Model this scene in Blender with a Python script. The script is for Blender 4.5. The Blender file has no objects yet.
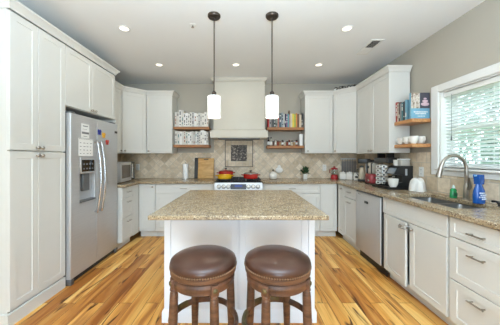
import bpy, bmesh, math, random
from mathutils import Vector, Matrix

S = bpy.context.scene
COL = S.collection
PI = math.pi

# ------------------------------------------------------------------ camera, sky, lights, exposure
CAM_H = 1.30
cam_data = bpy.data.cameras.new('camera')
cam_data.sensor_fit = 'HORIZONTAL'
cam_data.sensor_width = 36.0
cam_data.lens = 36.0 * 235 / 500
cam_data.shift_x = 6.0 / 500
cam_data.shift_y = -5.0 / 500
cam_data.clip_start = 0.02
cam = bpy.data.objects.new('camera', cam_data)
cam.location = (0, 0, CAM_H)
cam.rotation_euler = (PI / 2, 0, 0)
COL.objects.link(cam)
S.camera = cam

world = bpy.data.worlds.new('world')
S.world = world
world.use_nodes = True
bgn = world.node_tree.nodes['Background']
bgn.inputs['Color'].default_value = (0.73, 0.885, 1.0, 1)
bgn.inputs['Strength'].default_value = 5.0


def area(name, loc, rot, sx, sy, power, color=(1, 1, 1), shape='RECTANGLE'):
    l = bpy.data.lights.new(name, 'AREA')
    l.shape = shape
    l.size = sx
    if shape == 'RECTANGLE':
        l.size_y = sy
    l.energy = power
    l.color = color
    o = bpy.data.objects.new(name, l)
    o.location = loc
    o.rotation_euler = rot
    COL.objects.link(o)
    return o


# daylight through the wide glazed opening of the living room behind the camera
area('living_room_daylight', (-0.1, -3.45, 1.25), (PI / 2, 0, 0), 1.7, 2.1, 66, (0.64, 0.82, 1.0))
# added fill light without a fitting, unseen behind the camera, bounced off the ceiling
area('added_bounce_fill', (0.1, -0.3, 1.55), (PI, 0, 0), 0.9, 0.6, 200, (0.645, 0.825, 1.0))

vs = S.view_settings
vs.view_transform = 'Standard'
vs.look = 'None'
vs.gamma = 1.0
vs.use_curve_mapping = False
vs.exposure = 0.2


# ------------------------------------------------------------------ helpers
def C(r, g, b):
    f = lambda c: (c / 255 / 12.92) if c / 255 <= 0.04045 else ((c / 255 + 0.055) / 1.055) ** 2.4
    return (f(r), f(g), f(b), 1)


MATS = {}


def mat(name, col, rough=0.5, metal=0.0, vary=0.06, scale=8.0, bump=0.0, emit=None, estr=0.0, coat=0.0, stretch=(1, 1, 1), spec=0.5):
    """a paint, metal, cloth ...: one colour with a little noise in it"""
    if name in MATS:
        return MATS[name]
    m = bpy.data.materials.new(name)
    m.use_nodes = True
    nt = m.node_tree
    p = nt.nodes['Principled BSDF']
    tc = nt.nodes.new('ShaderNodeTexCoord')
    mp = nt.nodes.new('ShaderNodeMapping')
    mp.inputs['Scale'].default_value = stretch
    nz = nt.nodes.new('ShaderNodeTexNoise')
    nz.inputs['Scale'].default_value = scale
    nz.inputs['Detail'].default_value = 3
    nt.links.new(tc.outputs['Object'], mp.inputs['Vector'])
    nt.links.new(mp.outputs['Vector'], nz.inputs['Vector'])
    rp = nt.nodes.new('ShaderNodeValToRGB')
    rp.color_ramp.elements[0].position = 0.3
    rp.color_ramp.elements[1].position = 0.7
    rp.color_ramp.elements[0].color = tuple(c * (1 - vary) for c in col[:3]) + (1,)
    rp.color_ramp.elements[1].color = tuple(min(1, c * (1 + vary)) for c in col[:3]) + (1,)
    nt.links.new(nz.outputs['Fac'], rp.inputs['Fac'])
    nt.links.new(rp.outputs['Color'], p.inputs['Base Color'])
    p.inputs['Roughness'].default_value = rough
    p.inputs['Metallic'].default_value = metal
    p.inputs['Coat Weight'].default_value = coat
    p.inputs['Specular IOR Level'].default_value = spec
    if emit:
        p.inputs['Emission Color'].default_value = emit
        p.inputs['Emission Strength'].default_value = estr
    if bump:
        b = nt.nodes.new('ShaderNodeBump')
        b.inputs['Strength'].default_value = bump
        b.inputs['Distance'].default_value = 0.01
        nt.links.new(nz.outputs['Fac'], b.inputs['Height'])
        nt.links.new(b.outputs['Normal'], p.inputs['Normal'])
    MATS[name] = m
    return m


def ramp(nt, stops):
    rp = nt.nodes.new('ShaderNodeValToRGB')
    e = rp.color_ramp.elements
    while len(e) < len(stops):
        e.new(0.5)
    for k, (pos, c) in enumerate(stops):
        e[k].position = pos
        e[k].color = c
    return rp


def mixc(nt, fac, a, b, mode='MIX'):
    n = nt.nodes.new('ShaderNodeMix')
    n.data_type = 'RGBA'
    n.blend_type = mode
    for sock, v in ((n.inputs[0], fac), (n.inputs[6], a), (n.inputs[7], b)):
        if hasattr(v, 'links'):
            nt.links.new(v, sock)
        else:
            sock.default_value = v
    return n.outputs[2]


def base_mat(name):
    m = bpy.data.materials.new(name)
    m.use_nodes = True
    nt = m.node_tree
    return m, nt, nt.nodes['Principled BSDF'], nt.nodes.new('ShaderNodeTexCoord')


def mapping(nt, src, scale=(1, 1, 1), rot=(0, 0, 0), loc=(0, 0, 0)):
    mp = nt.nodes.new('ShaderNodeMapping')
    mp.inputs['Scale'].default_value = scale
    mp.inputs['Rotation'].default_value = rot
    mp.inputs['Location'].default_value = loc
    nt.links.new(src, mp.inputs['Vector'])
    return mp.outputs['Vector']


def noise(nt, vec, scale, detail=3, rough=0.5, dist=0.0):
    n = nt.nodes.new('ShaderNodeTexNoise')
    n.inputs['Scale'].default_value = scale
    n.inputs['Detail'].default_value = detail
    n.inputs['Roughness'].default_value = rough
    n.inputs['Distortion'].default_value = dist
    nt.links.new(vec, n.inputs['Vector'])
    return n.outputs['Fac']


def floor_material():
    m, nt, p, tc = base_mat('rustic_plank_floor')
    sp = nt.nodes.new('ShaderNodeSeparateXYZ')
    nt.links.new(tc.outputs['Object'], sp.inputs[0])
    cb = nt.nodes.new('ShaderNodeCombineXYZ')
    nt.links.new(sp.outputs['Y'], cb.inputs['X'])
    nt.links.new(sp.outputs['X'], cb.inputs['Y'])
    br = nt.nodes.new('ShaderNodeTexBrick')
    br.offset = 0.37
    br.inputs['Color1'].default_value = (0, 0, 0, 1)
    br.inputs['Color2'].default_value = (1, 1, 1, 1)
    br.inputs['Mortar'].default_value = (0.5, 0.5, 0.5, 1)
    br.inputs['Scale'].default_value = 1.0
    br.inputs['Mortar Size'].default_value = 0.0016
    br.inputs['Mortar Smooth'].default_value = 0.2
    br.inputs['Brick Width'].default_value = 1.05
    br.inputs['Row Height'].default_value = 0.125
    nt.links.new(cb.outputs[0], br.inputs['Vector'])
    # each plank its own cut of the grain
    off = nt.nodes.new('ShaderNodeVectorMath')
    off.operation = 'MULTIPLY'
    off.inputs[1].default_value = (31.0, 17.0, 5.0)
    nt.links.new(br.outputs['Color'], off.inputs[0])
    add = nt.nodes.new('ShaderNodeVectorMath')
    nt.links.new(tc.outputs['Object'], add.inputs[0])
    nt.links.new(off.outputs[0], add.inputs[1])
    g1 = noise(nt, mapping(nt, add.outputs[0], (6.5, 0.5, 1)), 1.5, 3, 0.5, 0.9)
    g2 = noise(nt, mapping(nt, add.outputs[0], (60, 2.2, 1)), 1.5, 3, 0.6, 0.4)
    kn = noise(nt, mapping(nt, add.outputs[0], (9, 1.3, 1)), 1.3, 2, 0.5, 1.3)
    tone = ramp(nt, [(0.0, C(188, 130, 68)), (0.3, C(226, 170, 92)), (0.62, C(244, 194, 112)), (1.0, C(250, 212, 138))])
    nt.links.new(br.outputs['Color'], tone.inputs['Fac'])
    streak = ramp(nt, [(0.35, C(176, 124, 72)), (0.47, C(236, 206, 160)), (0.58, C(255, 252, 244))])
    nt.links.new(g1, streak.inputs['Fac'])
    c = mixc(nt, 0.8, tone.outputs['Color'], streak.outputs['Color'], 'MULTIPLY')
    fine = ramp(nt, [(0.3, (0.72, 0.68, 0.62, 1)), (0.6, (1.08, 1.06, 1.02, 1))])
    nt.links.new(g2, fine.inputs['Fac'])
    c = mixc(nt, 0.5, c, fine.outputs['Color'], 'MULTIPLY')
    dark = ramp(nt, [(0.62, (0, 0, 0, 1)), (0.70, (1, 1, 1, 1))])
    nt.links.new(kn, dark.inputs['Fac'])
    c = mixc(nt, dark.outputs['Color'], c, C(96, 56, 28))
    c = mixc(nt, br.outputs['Fac'], c, C(70, 42, 22))
    nt.links.new(c, p.inputs['Base Color'])
    p.inputs['Roughness'].default_value = 0.38
    p.inputs['Specular IOR Level'].default_value = 0.35
    return m


def granite_material(name='speckled_granite'):
    m, nt, p, tc = base_mat(name)
    v = tc.outputs['Object']
    n1 = noise(nt, v, 14, 4, 0.6)
    r1 = ramp(nt, [(0.3, C(138, 118, 92)), (0.5, C(160, 140, 110)), (0.7, C(176, 157, 128))])
    nt.links.new(n1, r1.inputs['Fac'])
    vo = nt.nodes.new('ShaderNodeTexVoronoi')
    vo.inputs['Scale'].default_value = 150
    nt.links.new(v, vo.inputs['Vector'])
    sp = nt.nodes.new('ShaderNodeSeparateColor')
    nt.links.new(vo.outputs['Color'], sp.inputs[0])
    d = ramp(nt, [(0.16, (1, 1, 1, 1)), (0.20, (0, 0, 0, 1))])
    d.color_ramp.interpolation = 'LINEAR'
    nt.links.new(sp.outputs[0], d.inputs['Fac'])
    c = mixc(nt, d.outputs['Color'], r1.outputs['Color'], C(100, 84, 68))
    l = ramp(nt, [(0.80, (0, 0, 0, 1)), (0.84, (1, 1, 1, 1))])
    nt.links.new(sp.outputs[1], l.inputs['Fac'])
    c = mixc(nt, l.outputs['Color'], c, C(196, 180, 152))
    n2 = noise(nt, v, 90, 2, 0.5)
    k = ramp(nt, [(0.66, (0, 0, 0, 1)), (0.72, (1, 1, 1, 1))])
    nt.links.new(n2, k.inputs['Fac'])
    c = mixc(nt, k.outputs['Color'], c, C(92, 80, 68))
    nt.links.new(c, p.inputs['Base Color'])
    p.inputs['Roughness'].default_value = 0.22
    return m


def tile_material(name, diag, w, h, plane):
    """tumbled stone tile on a wall; plane says which two axes run over it"""
    m, nt, p, tc = base_mat(name)
    sp = nt.nodes.new('ShaderNodeSeparateXYZ')
    nt.links.new(tc.outputs['Object'], sp.inputs[0])
    cb = nt.nodes.new('ShaderNodeCombineXYZ')
    nt.links.new(sp.outputs['X' if plane == 'XZ' else 'Y'], cb.inputs['X'])
    nt.links.new(sp.outputs['Z'], cb.inputs['Y'])
    v = mapping(nt, cb.outputs[0], rot=(0, 0, PI / 4 if diag else 0))
    br = nt.nodes.new('ShaderNodeTexBrick')
    br.offset = 0.0 if diag else 0.5
    br.inputs['Color1'].default_value = (0, 0, 0, 1)
    br.inputs['Color2'].default_value = (1, 1, 1, 1)
    br.inputs['Scale'].default_value = 1
    br.inputs['Mortar Size'].default_value = 0.003
    br.inputs['Brick Width'].default_value = w
    br.inputs['Row Height'].default_value = h
    nt.links.new(v, br.inputs['Vector'])
    t = ramp(nt, [(0.0, C(202, 183, 154)), (0.35, C(218, 200, 173)), (0.7, C(228, 211, 186)), (1.0, C(236, 222, 200))])
    nt.links.new(br.outputs['Color'], t.inputs['Fac'])
    n = noise(nt, tc.outputs['Object'], 22, 4, 0.6)
    s = ramp(nt, [(0.3, (0.80, 0.77, 0.73, 1)), (0.62, (1.05, 1.04, 1.03, 1))])
    nt.links.new(n, s.inputs['Fac'])
    c = mixc(nt, 0.9, t.outputs['Color'], s.outputs['Color'], 'MULTIPLY')
    c = mixc(nt, br.outputs['Fac'], c, C(196, 186, 170))
    nt.links.new(c, p.inputs['Base Color'])
    p.inputs['Roughness'].default_value = 0.55
    b = nt.nodes.new('ShaderNodeBump')
    b.inputs['Strength'].default_value = 0.35
    b.inputs['Distance'].default_value = 0.003
    b.invert = True
    nt.links.new(br.outputs['Fac'], b.inputs['Height'])
    nt.links.new(b.outputs['Normal'], p.inputs['Normal'])
    return m


def wood_material(name, a, b, rough=0.4, scale=(3, 30, 30)):
    if name in MATS:
        return MATS[name]
    m, nt, p, tc = base_mat(name)
    n = noise(nt, mapping(nt, tc.outputs['Object'], scale), 1.3, 4, 0.6, 0.6)
    r = ramp(nt, [(0.32, a), (0.68, b)])
    nt.links.new(n, r.inputs['Fac'])
    nt.links.new(r.outputs['Color'], p.inputs['Base Color'])
    p.inputs['Roughness'].default_value = rough
    MATS[name] = m
    return m


def glass_material(name, tint=(1, 1, 1, 1), gloss=0.08):
    m = bpy.data.materials.new(name)
    m.use_nodes = True
    nt = m.node_tree
    nt.nodes.clear()
    o = nt.nodes.new('ShaderNodeOutputMaterial')
    t = nt.nodes.new('ShaderNodeBsdfTransparent')
    t.inputs['Color'].default_value = tint
    g = nt.nodes.new('ShaderNodeBsdfGlossy')
    g.inputs['Roughness'].default_value = 0.03
    lw = nt.nodes.new('ShaderNodeLayerWeight')
    pw_ = nt.nodes.new('ShaderNodeMath')
    pw_.operation = 'POWER'
    pw_.inputs[1].default_value = 4.0
    nt.links.new(lw.outputs['Facing'], pw_.inputs[0])
    f = nt.nodes.new('ShaderNodeMath')
    f.operation = 'MULTIPLY_ADD'
    f.inputs[1].default_value = 0.7
    f.inputs[2].default_value = gloss * 0.4
    nt.links.new(pw_.outputs[0], f.inputs[0])
    mx = nt.nodes.new('ShaderNodeMixShader')
    nt.links.new(f.outputs[0], mx.inputs[0])
    nt.links.new(t.outputs[0], mx.inputs[1])
    nt.links.new(g.outputs[0], mx.inputs[2])
    nt.links.new(mx.outputs[0], o.inputs['Surface'])
    return m


def translucent_material(name, col, amount, rough=0.6, vary=0.2, scale=3):
    m = mat(name, col, rough, vary=vary, scale=scale)
    nt = m.node_tree
    p = nt.nodes['Principled BSDF']
    t = nt.nodes.new('ShaderNodeBsdfTranslucent')
    mx = nt.nodes.new('ShaderNodeMixShader')
    mx.inputs[0].default_value = amount
    nt.links.new(p.inputs['Base Color'].links[0].from_socket, t.inputs['Color'])
    nt.links.new(p.outputs[0], mx.inputs[1])
    nt.links.new(t.outputs[0], mx.inputs[2])
    nt.links.new(mx.outputs[0], nt.nodes['Material Output'].inputs['Surface'])
    return m


class MB:
    """collects shapes; build() links them as one mesh object"""

    def __init__(self):
        self.bm = bmesh.new()

    def box(self, x0, x1, y0, y1, z0, z1, bev=0.0, seg=1, M=None, mi=0):
        v = [self.bm.verts.new((x, y, z)) for x in (x0, x1) for y in (y0, y1) for z in (z0, z1)]
        fs = [self.bm.faces.new([v[i] for i in q]) for q in
              ((0, 1, 3, 2), (4, 6, 7, 5), (0, 4, 5, 1), (2, 3, 7, 6), (0, 2, 6, 4), (1, 5, 7, 3))]
        for f in fs:
            f.material_index = mi
        if M is not None:
            for a in v:
                a.co = M @ a.co
        if bev:
            es = list({e for f in fs for e in f.edges})
            r = bmesh.ops.bevel(self.bm, geom=es, offset=bev, segments=seg, profile=0.5, affect='EDGES', clamp_overlap=True)
            if seg > 1:
                for f in r['faces']:
                    f.smooth = True
        return self

    def ring(self, pts, closed=True):
        return [self.bm.verts.new(p) for p in pts]

    def skin(self, rings, loop=False, cap=(True, True), smooth=True, closed=True):
        n = len(rings[0])
        pairs = list(zip(rings[:-1], rings[1:])) + ([(rings[-1], rings[0])] if loop else [])
        for a, b in pairs:
            for k in range(n if closed else n - 1):
                q = [a[k], a[(k + 1) % n], b[(k + 1) % n], b[k]]
                q = [x for i, x in enumerate(q) if x not in q[:i]]
                if len(q) > 2:
                    try:
                        self.bm.faces.new(q).smooth = smooth
                    except ValueError:
                        pass
        if not loop:
            if cap[0] and n > 2:
                self.bm.faces.new(list(reversed(rings[0])))
            if cap[1] and n > 2:
                self.bm.faces.new(rings[-1])
        return self

    def lathe(self, prof, cx=0, cy=0, cz=0, seg=28, M=None, cap=(True, True), sx=1, sy=1):
        rings = []
        for r, z in prof:
            r = max(r, 0.0004)
            ps = [Vector((r * sx * math.cos(2 * PI * k / seg), r * sy * math.sin(2 * PI * k / seg), z)) for k in range(seg)]
            if M is not None:
                ps = [M @ p for p in ps]
            rings.append([self.bm.verts.new((p.x + cx, p.y + cy, p.z + cz)) for p in ps])
        return self.skin(rings, cap=cap)

    def tube(self, pts, r, seg=10, closed=False, flat=None):
        pts = [Vector(p) for p in pts]
        n = len(pts)
        rad = r if isinstance(r, (list, tuple)) else [r] * n
        rings = []
        up = None
        for i, p in enumerate(pts):
            a = pts[(i - 1) % n] if (closed or i > 0) else p
            b = pts[(i + 1) % n] if (closed or i < n - 1) else p
            t = (b - a).normalized()
            if up is None:
                up = Vector((0, 0, 1)) if abs(t.z) < 0.9 else Vector((1, 0, 0))
            s = t.cross(up).normalized()
            u = s.cross(t).normalized()
            up = u
            fx, fz = flat if flat else (1, 1)
            rings.append([self.bm.verts.new(p + s * (rad[i] * fx * math.cos(2 * PI * k / seg)) + u * (rad[i] * fz * math.sin(2 * PI * k / seg))) for k in range(seg)])
        return self.skin(rings, loop=closed)

    def prism(self, poly, z0, z1, M=None):
        a = [Vector((x, y, z0)) for x, y in poly]
        b = [Vector((x, y, z1)) for x, y in poly]
        if M is not None:
            a = [M @ p for p in a]
            b = [M @ p for p in b]
        return self.skin([[self.bm.verts.new(p) for p in a], [self.bm.verts.new(p) for p in b]], smooth=False)

    def ball(self, c, r, sc=(1, 1, 1), u=14, v=10, M=None):
        prof = [(math.sin(PI * k / v), -math.cos(PI * k / v)) for k in range(v + 1)]
        T = Matrix.Translation(c) @ (M if M is not None else Matrix()) @ Matrix.Diagonal((r * sc[0], r * sc[1], r * sc[2], 1))
        rings = []
        for q, z in prof:
            q = max(q, 0.002)
            rings.append([self.bm.verts.new(T @ Vector((q * math.cos(2 * PI * k / u), q * math.sin(2 * PI * k / u), z))) for k in range(u)])
        return self.skin(rings)

    def sweep(self, path, prof, closed=False):
        """moulding: profile (out, z) swept along a 2-D path, mitred; out is to the path's right-hand side"""
        n = len(path)
        P = [Vector(p) for p in path]
        rings = []
        for i in range(n):
            ds = []
            if i > 0 or closed:
                ds.append((P[i] - P[i - 1]).normalized())
            if i < n - 1 or closed:
                ds.append((P[(i + 1) % n] - P[i]).normalized())
            ns = [Vector((d.y, -d.x)) for d in ds]
            m = sum(ns, Vector((0, 0))).normalized()
            m = m / max(0.3, m.dot(ns[0]))
            rings.append([self.bm.verts.new((P[i].x + m.x * o, P[i].y + m.y * o, z)) for o, z in prof])
        return self.skin(rings, loop=closed, smooth=False)

    def cells(self, xs, ys, keep, z0, z1):
        """flat slab made of grid cells, holes left out"""
        vt, vb = {}, {}
        g = lambda d, i, j, z: d.setdefault((i, j), None) or d.__setitem__((i, j), self.bm.verts.new((xs[i], ys[j], z))) or d[(i, j)]
        on = {(i, j) for i in range(len(xs) - 1) for j in range(len(ys) - 1) if keep(i, j)}
        for i, j in on:
            c = ((i, j), (i + 1, j), (i + 1, j + 1), (i, j + 1))
            self.bm.faces.new([g(vt, a, b, z1) for a, b in c])
            self.bm.faces.new([g(vb, a, b, z0) for a, b in reversed(c)])
            for (a, b), nb in (((0, 1), (i, j - 1)), ((1, 2), (i + 1, j)), ((2, 3), (i, j + 1)), ((3, 0), (i - 1, j))):
                if nb not in on:
                    p, q = c[a], c[b]
                    self.bm.faces.new([g(vb, *p, z0), g(vb, *q, z0), g(vt, *q, z1), g(vt, *p, z1)])
        return self

    def front(self, x0, x1, z0, z1, y=0.0, th=0.02, fr=0.055, rec=0.005):
        """shaker front: flat frame round a sunk panel, facing -y"""
        B = self.bm.verts.new
        r = lambda a, yy: [B((x0 + a, yy, z0 + a)), B((x1 - a, yy, z0 + a)), B((x1 - a, yy, z1 - a)), B((x0 + a, yy, z1 - a))]
        e = 0.002
        rings = [r(0, y + th), r(0, y + e), r(e, y), r(fr, y), r(fr + 0.002, y + rec)]
        return self.skin(rings, smooth=False)

    def build(self, name, m, parent=None, sharp=40):
        me = bpy.data.meshes.new(name)
        bmesh.ops.recalc_face_normals(self.bm, faces=self.bm.faces)
        self.bm.to_mesh(me)
        self.bm.free()
        for x in (m if isinstance(m, (list, tuple)) else [m]):
            me.materials.append(x)
        me.set_sharp_from_angle(angle=math.radians(sharp))
        o = bpy.data.objects.new(name, me)
        COL.objects.link(o)
        if parent is not None:
            o.parent = parent
        return o


def thing(name, label, cat, loc=(0, 0, 0), rz=0.0, group=None):
    o = bpy.data.objects.new(name, None)
    o.empty_display_size = 0.1
    COL.objects.link(o)
    o.location = loc
    o.rotation_euler = (0, 0, rz)
    o['label'] = label
    o['category'] = cat
    if group:
        o['group'] = group
    return o


def tag(o, label, cat, group=None, loc=None, rz=None):
    o['label'] = label
    o['category'] = cat
    if group:
        o['group'] = group
    if loc is not None:
        o.location = loc
    if rz is not None:
        o.rotation_euler = (0, 0, rz)
    return o


def struct(o):
    o['kind'] = 'structure'
    return o


def dup(root, label, loc, rz=None, group=None):
    r = root.copy()
    COL.objects.link(r)
    r.location = loc
    if rz is not None:
        r.rotation_euler = (0, 0, rz)
    r['label'] = label
    if group:
        r['group'] = group
    for ch in list(root.children):
        c = ch.copy()
        COL.objects.link(c)
        c.parent = r
        for g in ch.children:
            d = g.copy()
            COL.objects.link(d)
            d.parent = c
    return r


RX = Matrix.Rotation(PI / 2, 4, 'X')      # lathe axis z -> -y
WHITE = mat('white_cabinet_paint', C(215, 214, 208), 0.42, vary=0.012, scale=3)
ISLE = mat('cool_white_island_paint', C(232, 236, 243), 0.42, vary=0.012, scale=3)
HOODP = mat('cream_hood_paint', C(204, 198, 184), 0.5, vary=0.012, scale=3)
WALL = mat('greige_wall_paint', C(180, 173, 159), 0.85, vary=0.015, scale=2)
CEIL = mat('white_ceiling_paint', C(236, 237, 236), 0.9, vary=0.01, scale=2)
TRIM = mat('white_trim_paint', C(232, 231, 226), 0.45, vary=0.01, scale=3)
STEEL = mat('brushed_stainless_steel', C(200, 201, 202), 0.42, 0.55, vary=0.05, scale=4, stretch=(1, 1, 40))
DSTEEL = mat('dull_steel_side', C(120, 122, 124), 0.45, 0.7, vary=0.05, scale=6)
NICKEL = mat('satin_nickel', C(170, 164, 154), 0.3, 0.95, vary=0.04, scale=20)
CHROME = mat('bright_chrome', C(205, 206, 208), 0.14, 0.95, vary=0.02, scale=10)
BRONZE = mat('oil_rubbed_bronze', C(72, 62, 54), 0.4, 0.6, vary=0.08, scale=12)
BLACK = mat('black_plastic', C(26, 27, 28), 0.35, vary=0.08, scale=12)
BGLASS = mat('black_glass', C(20, 21, 23), 0.08, vary=0.05, scale=6)
CERAMIC = mat('white_glazed_ceramic', C(236, 233, 226), 0.2, vary=0.02, scale=6, coat=0.3)
PAPER = mat('white_paper', C(238, 238, 235), 0.85, vary=0.02, scale=20)
GREY = mat('grey_print', C(120, 120, 122), 0.8, vary=0.05, scale=30)
GRANITE = granite_material()
SHELFWOOD = wood_material('orange_brown_shelf_wood', C(140, 92, 52), C(176, 122, 74), 0.5)
HONEY = wood_material('honey_shelf_wood', C(176, 116, 66), C(214, 158, 102), 0.4, (30, 3, 30))
GLASS = glass_material('clear_window_glass', (0.97, 0.99, 0.98, 1))
JARGLASS = glass_material('clear_jar_glass', (0.88, 0.91, 0.9, 1), 0.15)

# ------------------------------------------------------------------ the room
XL, XR, YB, YN, ZC = -2.30, 2.12, 4.40, -3.5, 2.68
struct(MB().box(XL - 0.15, XR + 0.18, YN - 0.1, YB + 0.15, -0.08, 0).build('floor', floor_material()))
struct(MB().box(XL - 0.15, XR + 0.18, YN - 0.1, YB + 0.15, ZC, ZC + 0.1).build('ceiling', CEIL))
struct(MB().box(XL - 0.15, XR + 0.18, YB, YB + 0.15, 0, ZC).build('wall_back', WALL))
struct(MB().box(XL - 0.15, XL, YN, YB, 0, ZC).build('wall_left', WALL))
WY0, WY1, WZ0, WZ1 = 1.50, 2.542, 1.19, 2.005          # window opening in the window wall
w = MB()
w.box(XR, XR + 0.18, YN, WY0, 0, ZC)
w.box(XR, XR + 0.18, WY1, YB, 0, ZC)
w.box(XR, XR + 0.18, WY0, WY1, 0, WZ0)
w.box(XR, XR + 0.18, WY0, WY1, WZ1, ZC)
struct(w.build('wall_right', WALL))
w = MB()
w.box(XL - 0.15, -0.95, YN - 0.1, YN, 0, ZC)
w.box(0.85, XR + 0.18, YN - 0.1, YN, 0, ZC)
w.box(-0.95, 0.85, YN - 0.1, YN, 2.35, ZC)
struct(w.build('wall_rear', WALL))

# stone tile behind the worktops
TILE_D = tile_material('diagonal_stone_tile', True, 0.105, 0.105, 'XZ')
TILE_S = tile_material('square_stone_tile', False, 0.155, 0.155, 'YZ')
b = MB()
b.box(XL, XR, YB - 0.012, YB, 0.90, 1.39)
b.box(-0.56, 0.37, YB - 0.012, YB, 1.39, 1.66)
struct(b.build('wall_back_tile', TILE_D))
b = MB()
b.box(XR - 0.012, XR, 2.66, YB - 0.012, 0.90, 1.36)
b.box(XR - 0.012, XR, 0.9, 2.66, 0.90, 1.112)
struct(b.build('wall_right_tile', TILE_S))
struct(MB().box(XL, XL + 0.012, 3.27, YB - 0.012, 0.90, 1.39).build('wall_left_tile', tile_material('square_stone_tile_side', False, 0.155, 0.155, 'YZ')))

# window: casing, jambs, sashes, glass
win = bpy.data.objects.new('window_1', None)
COL.objects.link(win)
win.location = (XR, (WY0 + WY1) / 2, WZ0)
struct(win)
wy = lambda a: a - (WY0 + WY1) / 2
c = MB()
cw = 0.094
c.box(-0.025, 0, wy(WY1), wy(WY1) + cw, -0.078, WZ1 - WZ0 + cw - 0.016, 0.004)
c.box(-0.025, 0, wy(WY0) - cw, wy(WY0), -0.078, WZ1 - WZ0 + cw - 0.016, 0.004)
c.box(-0.025, 0, wy(WY0), wy(WY1), WZ1 - WZ0, WZ1 - WZ0 + cw - 0.016, 0.004)
c.box(-0.022, 0, wy(WY0), wy(WY1), -0.078, -0.02, 0.004)
c.box(-0.05, 0.13, wy(WY0) - 0.02, wy(WY1) + 0.02, -0.022, 0.0, 0.005)
c.build('window_casing', TRIM, win)
j = MB()
j.box(0, 0.18, wy(WY1) - 0.012, wy(WY1), 0, WZ1 - WZ0)
j.box(0, 0.18, wy(WY0), wy(WY0) + 0.012, 0, WZ1 - WZ0)
j.box(0, 0.18, wy(WY0) + 0.012, wy(WY1) - 0.012, WZ1 - WZ0 - 0.012, WZ1 - WZ0)
j.build('window_jamb', TRIM, win)
H = WZ1 - WZ0
for nm, x0, z0, z1 in (('upper', 0.145, H / 2 - 0.02, H - 0.012), ('lower', 0.115, 0.0, H / 2 + 0.02)):
    s = MB()
    y0, y1 = wy(WY0) + 0.012, wy(WY1) - 0.012
    x1 = x0 + 0.028
    for a in (y0, y1 - 0.042):
        s.box(x0, x1, a, a + 0.042, z0, z1)
    for a in (z0, z1 - 0.04):
        s.box(x0, x1, y0 + 0.042, y1 - 0.042, a, a + 0.04)
    for k in range(1, 4):
        a = y0 + 0.042 + (y1 - y0 - 0.084) * k / 4
        s.box(x0 + 0.004, x1 - 0.004, a - 0.009, a + 0.009, z0 + 0.04, z1 - 0.04)
    s.build('window_sash', TRIM, win)
    MB().box(x0 + 0.012, x0 + 0.016, y0 + 0.042, y1 - 0.042, z0 + 0.04, z1 - 0.04).build('window_glass', GLASS, win)

# outside: lawn, a pale neighbouring house front, leafy trees
struct(MB().box(2.3, 30, -18, 26, -0.6, -0.5).build('ground_lawn', mat('lawn', C(120, 150, 84), 0.9, vary=0.25, scale=6)))
LEAF = [translucent_material('leaf_' + n, c, 0.35) for n, c in (('bright', C(136, 158, 132)), ('deep', C(124, 146, 138)), ('pale', C(150, 168, 156)))]
BARK = mat('tree_bark', C(104, 88, 72), 0.9, vary=0.2, scale=14)


def tree(loc, h, r, m, label, seed):
    rnd = random.Random(seed)
    t = thing('tree', label, 'tree', loc, 0, 'trees outside the window')
    MB().tube([(0, 0, 0), (0.05, 0.03, h * 0.3), (-0.04, 0.05, h * 0.6), (0, 0, h * 0.85)], [0.13, 0.1, 0.07, 0.03], 8).build('trunk', BARK, t)
    f = MB()
    for k in range(4200):
        a, e = rnd.uniform(0, 2 * PI), rnd.uniform(-0.9, 1)
        q = rnd.uniform(0.5, 1) ** 0.5 * (1 + 0.25 * math.sin(3 * a + 5 * e))
        ce = math.sqrt(max(0, 1 - e * e))
        c = Vector((r * q * ce * math.cos(a), r * q * ce * math.sin(a), h * 0.55 + h * 0.45 * q * e))
        d1 = Vector((rnd.uniform(-1, 1), rnd.uniform(-1, 1), rnd.uniform(-1, 1))).normalized() * rnd.uniform(0.08, 0.15)
        d2 = d1.cross(Vector((rnd.uniform(-1, 1), rnd.uniform(-1, 1), rnd.uniform(-1, 1)))).normalized() * 0.055
        vv = [f.bm.verts.new(c + x) for x in (-d1, d2, d1, -d2)]
        f.bm.faces.new(vv)
    f.build('foliage', m, t)


tree((6.8, 3.2, -0.5), 4.0, 1.4, LEAF[0], 'bright green tree outside, seen through the lower slats beside the faucet', 3)
tree((8.2, 6.6, -0.5), 5.0, 1.6, LEAF[2], 'pale green tree outside, seen through the slats by the far window jamb', 5)
tree((7.6, 10.4, -0.5), 4.2, 1.5, LEAF[1], 'deep green tree outside the window, farthest back toward the shelf side', 8)

# venetian blind
bl = thing('window_blind', 'white horizontal venetian blind with open slats over the sink window', 'blind', (XR + 0.055, (WY0 + WY1) / 2, WZ0))
y0, y1 = wy(WY0) + 0.018, wy(WY1) - 0.018
MB().box(-0.03, 0.03, y0, y1, H - 0.062, H - 0.014, 0.003).build('headrail', TRIM, bl)
s = MB()
nsl = 21
for k in range(nsl):
    z = 0.045 + (H - 0.125) * k / (nsl - 1)
    M = Matrix.Translation((0, 0, z)) @ Matrix.Rotation(math.radians(26), 4, 'Y')
    s.box(-0.02, 0.02, y0 + 0.004, y1 - 0.004, -0.0013, 0.0013, M=M)
s.build('slat', translucent_material('white_blind_slat', C(242, 243, 242), 0.45, 0.5, 0.01), bl)
MB().box(-0.02, 0.02, y0 + 0.004, y1 - 0.004, 0.006, 0.022, 0.003).build('bottom_rail', TRIM, bl)
for yy in (y1 - 0.16, 0.0, y0 + 0.16):
    MB().tube([(-0.024, yy, 0.02), (-0.024, yy, H - 0.06)], 0.0016, 6).build('ladder_cord', TRIM, bl)
MB().tube([(-0.034, y1 - 0.10, H - 0.05), (-0.036, y1 - 0.10, 0.33)], 0.0016, 6).lathe([(0.003, 0), (0.007, 0.006), (0.004, 0.05)], -0.036, y1 - 0.10, 0.285, 8).build('pull_cord', GREY, bl)

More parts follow.
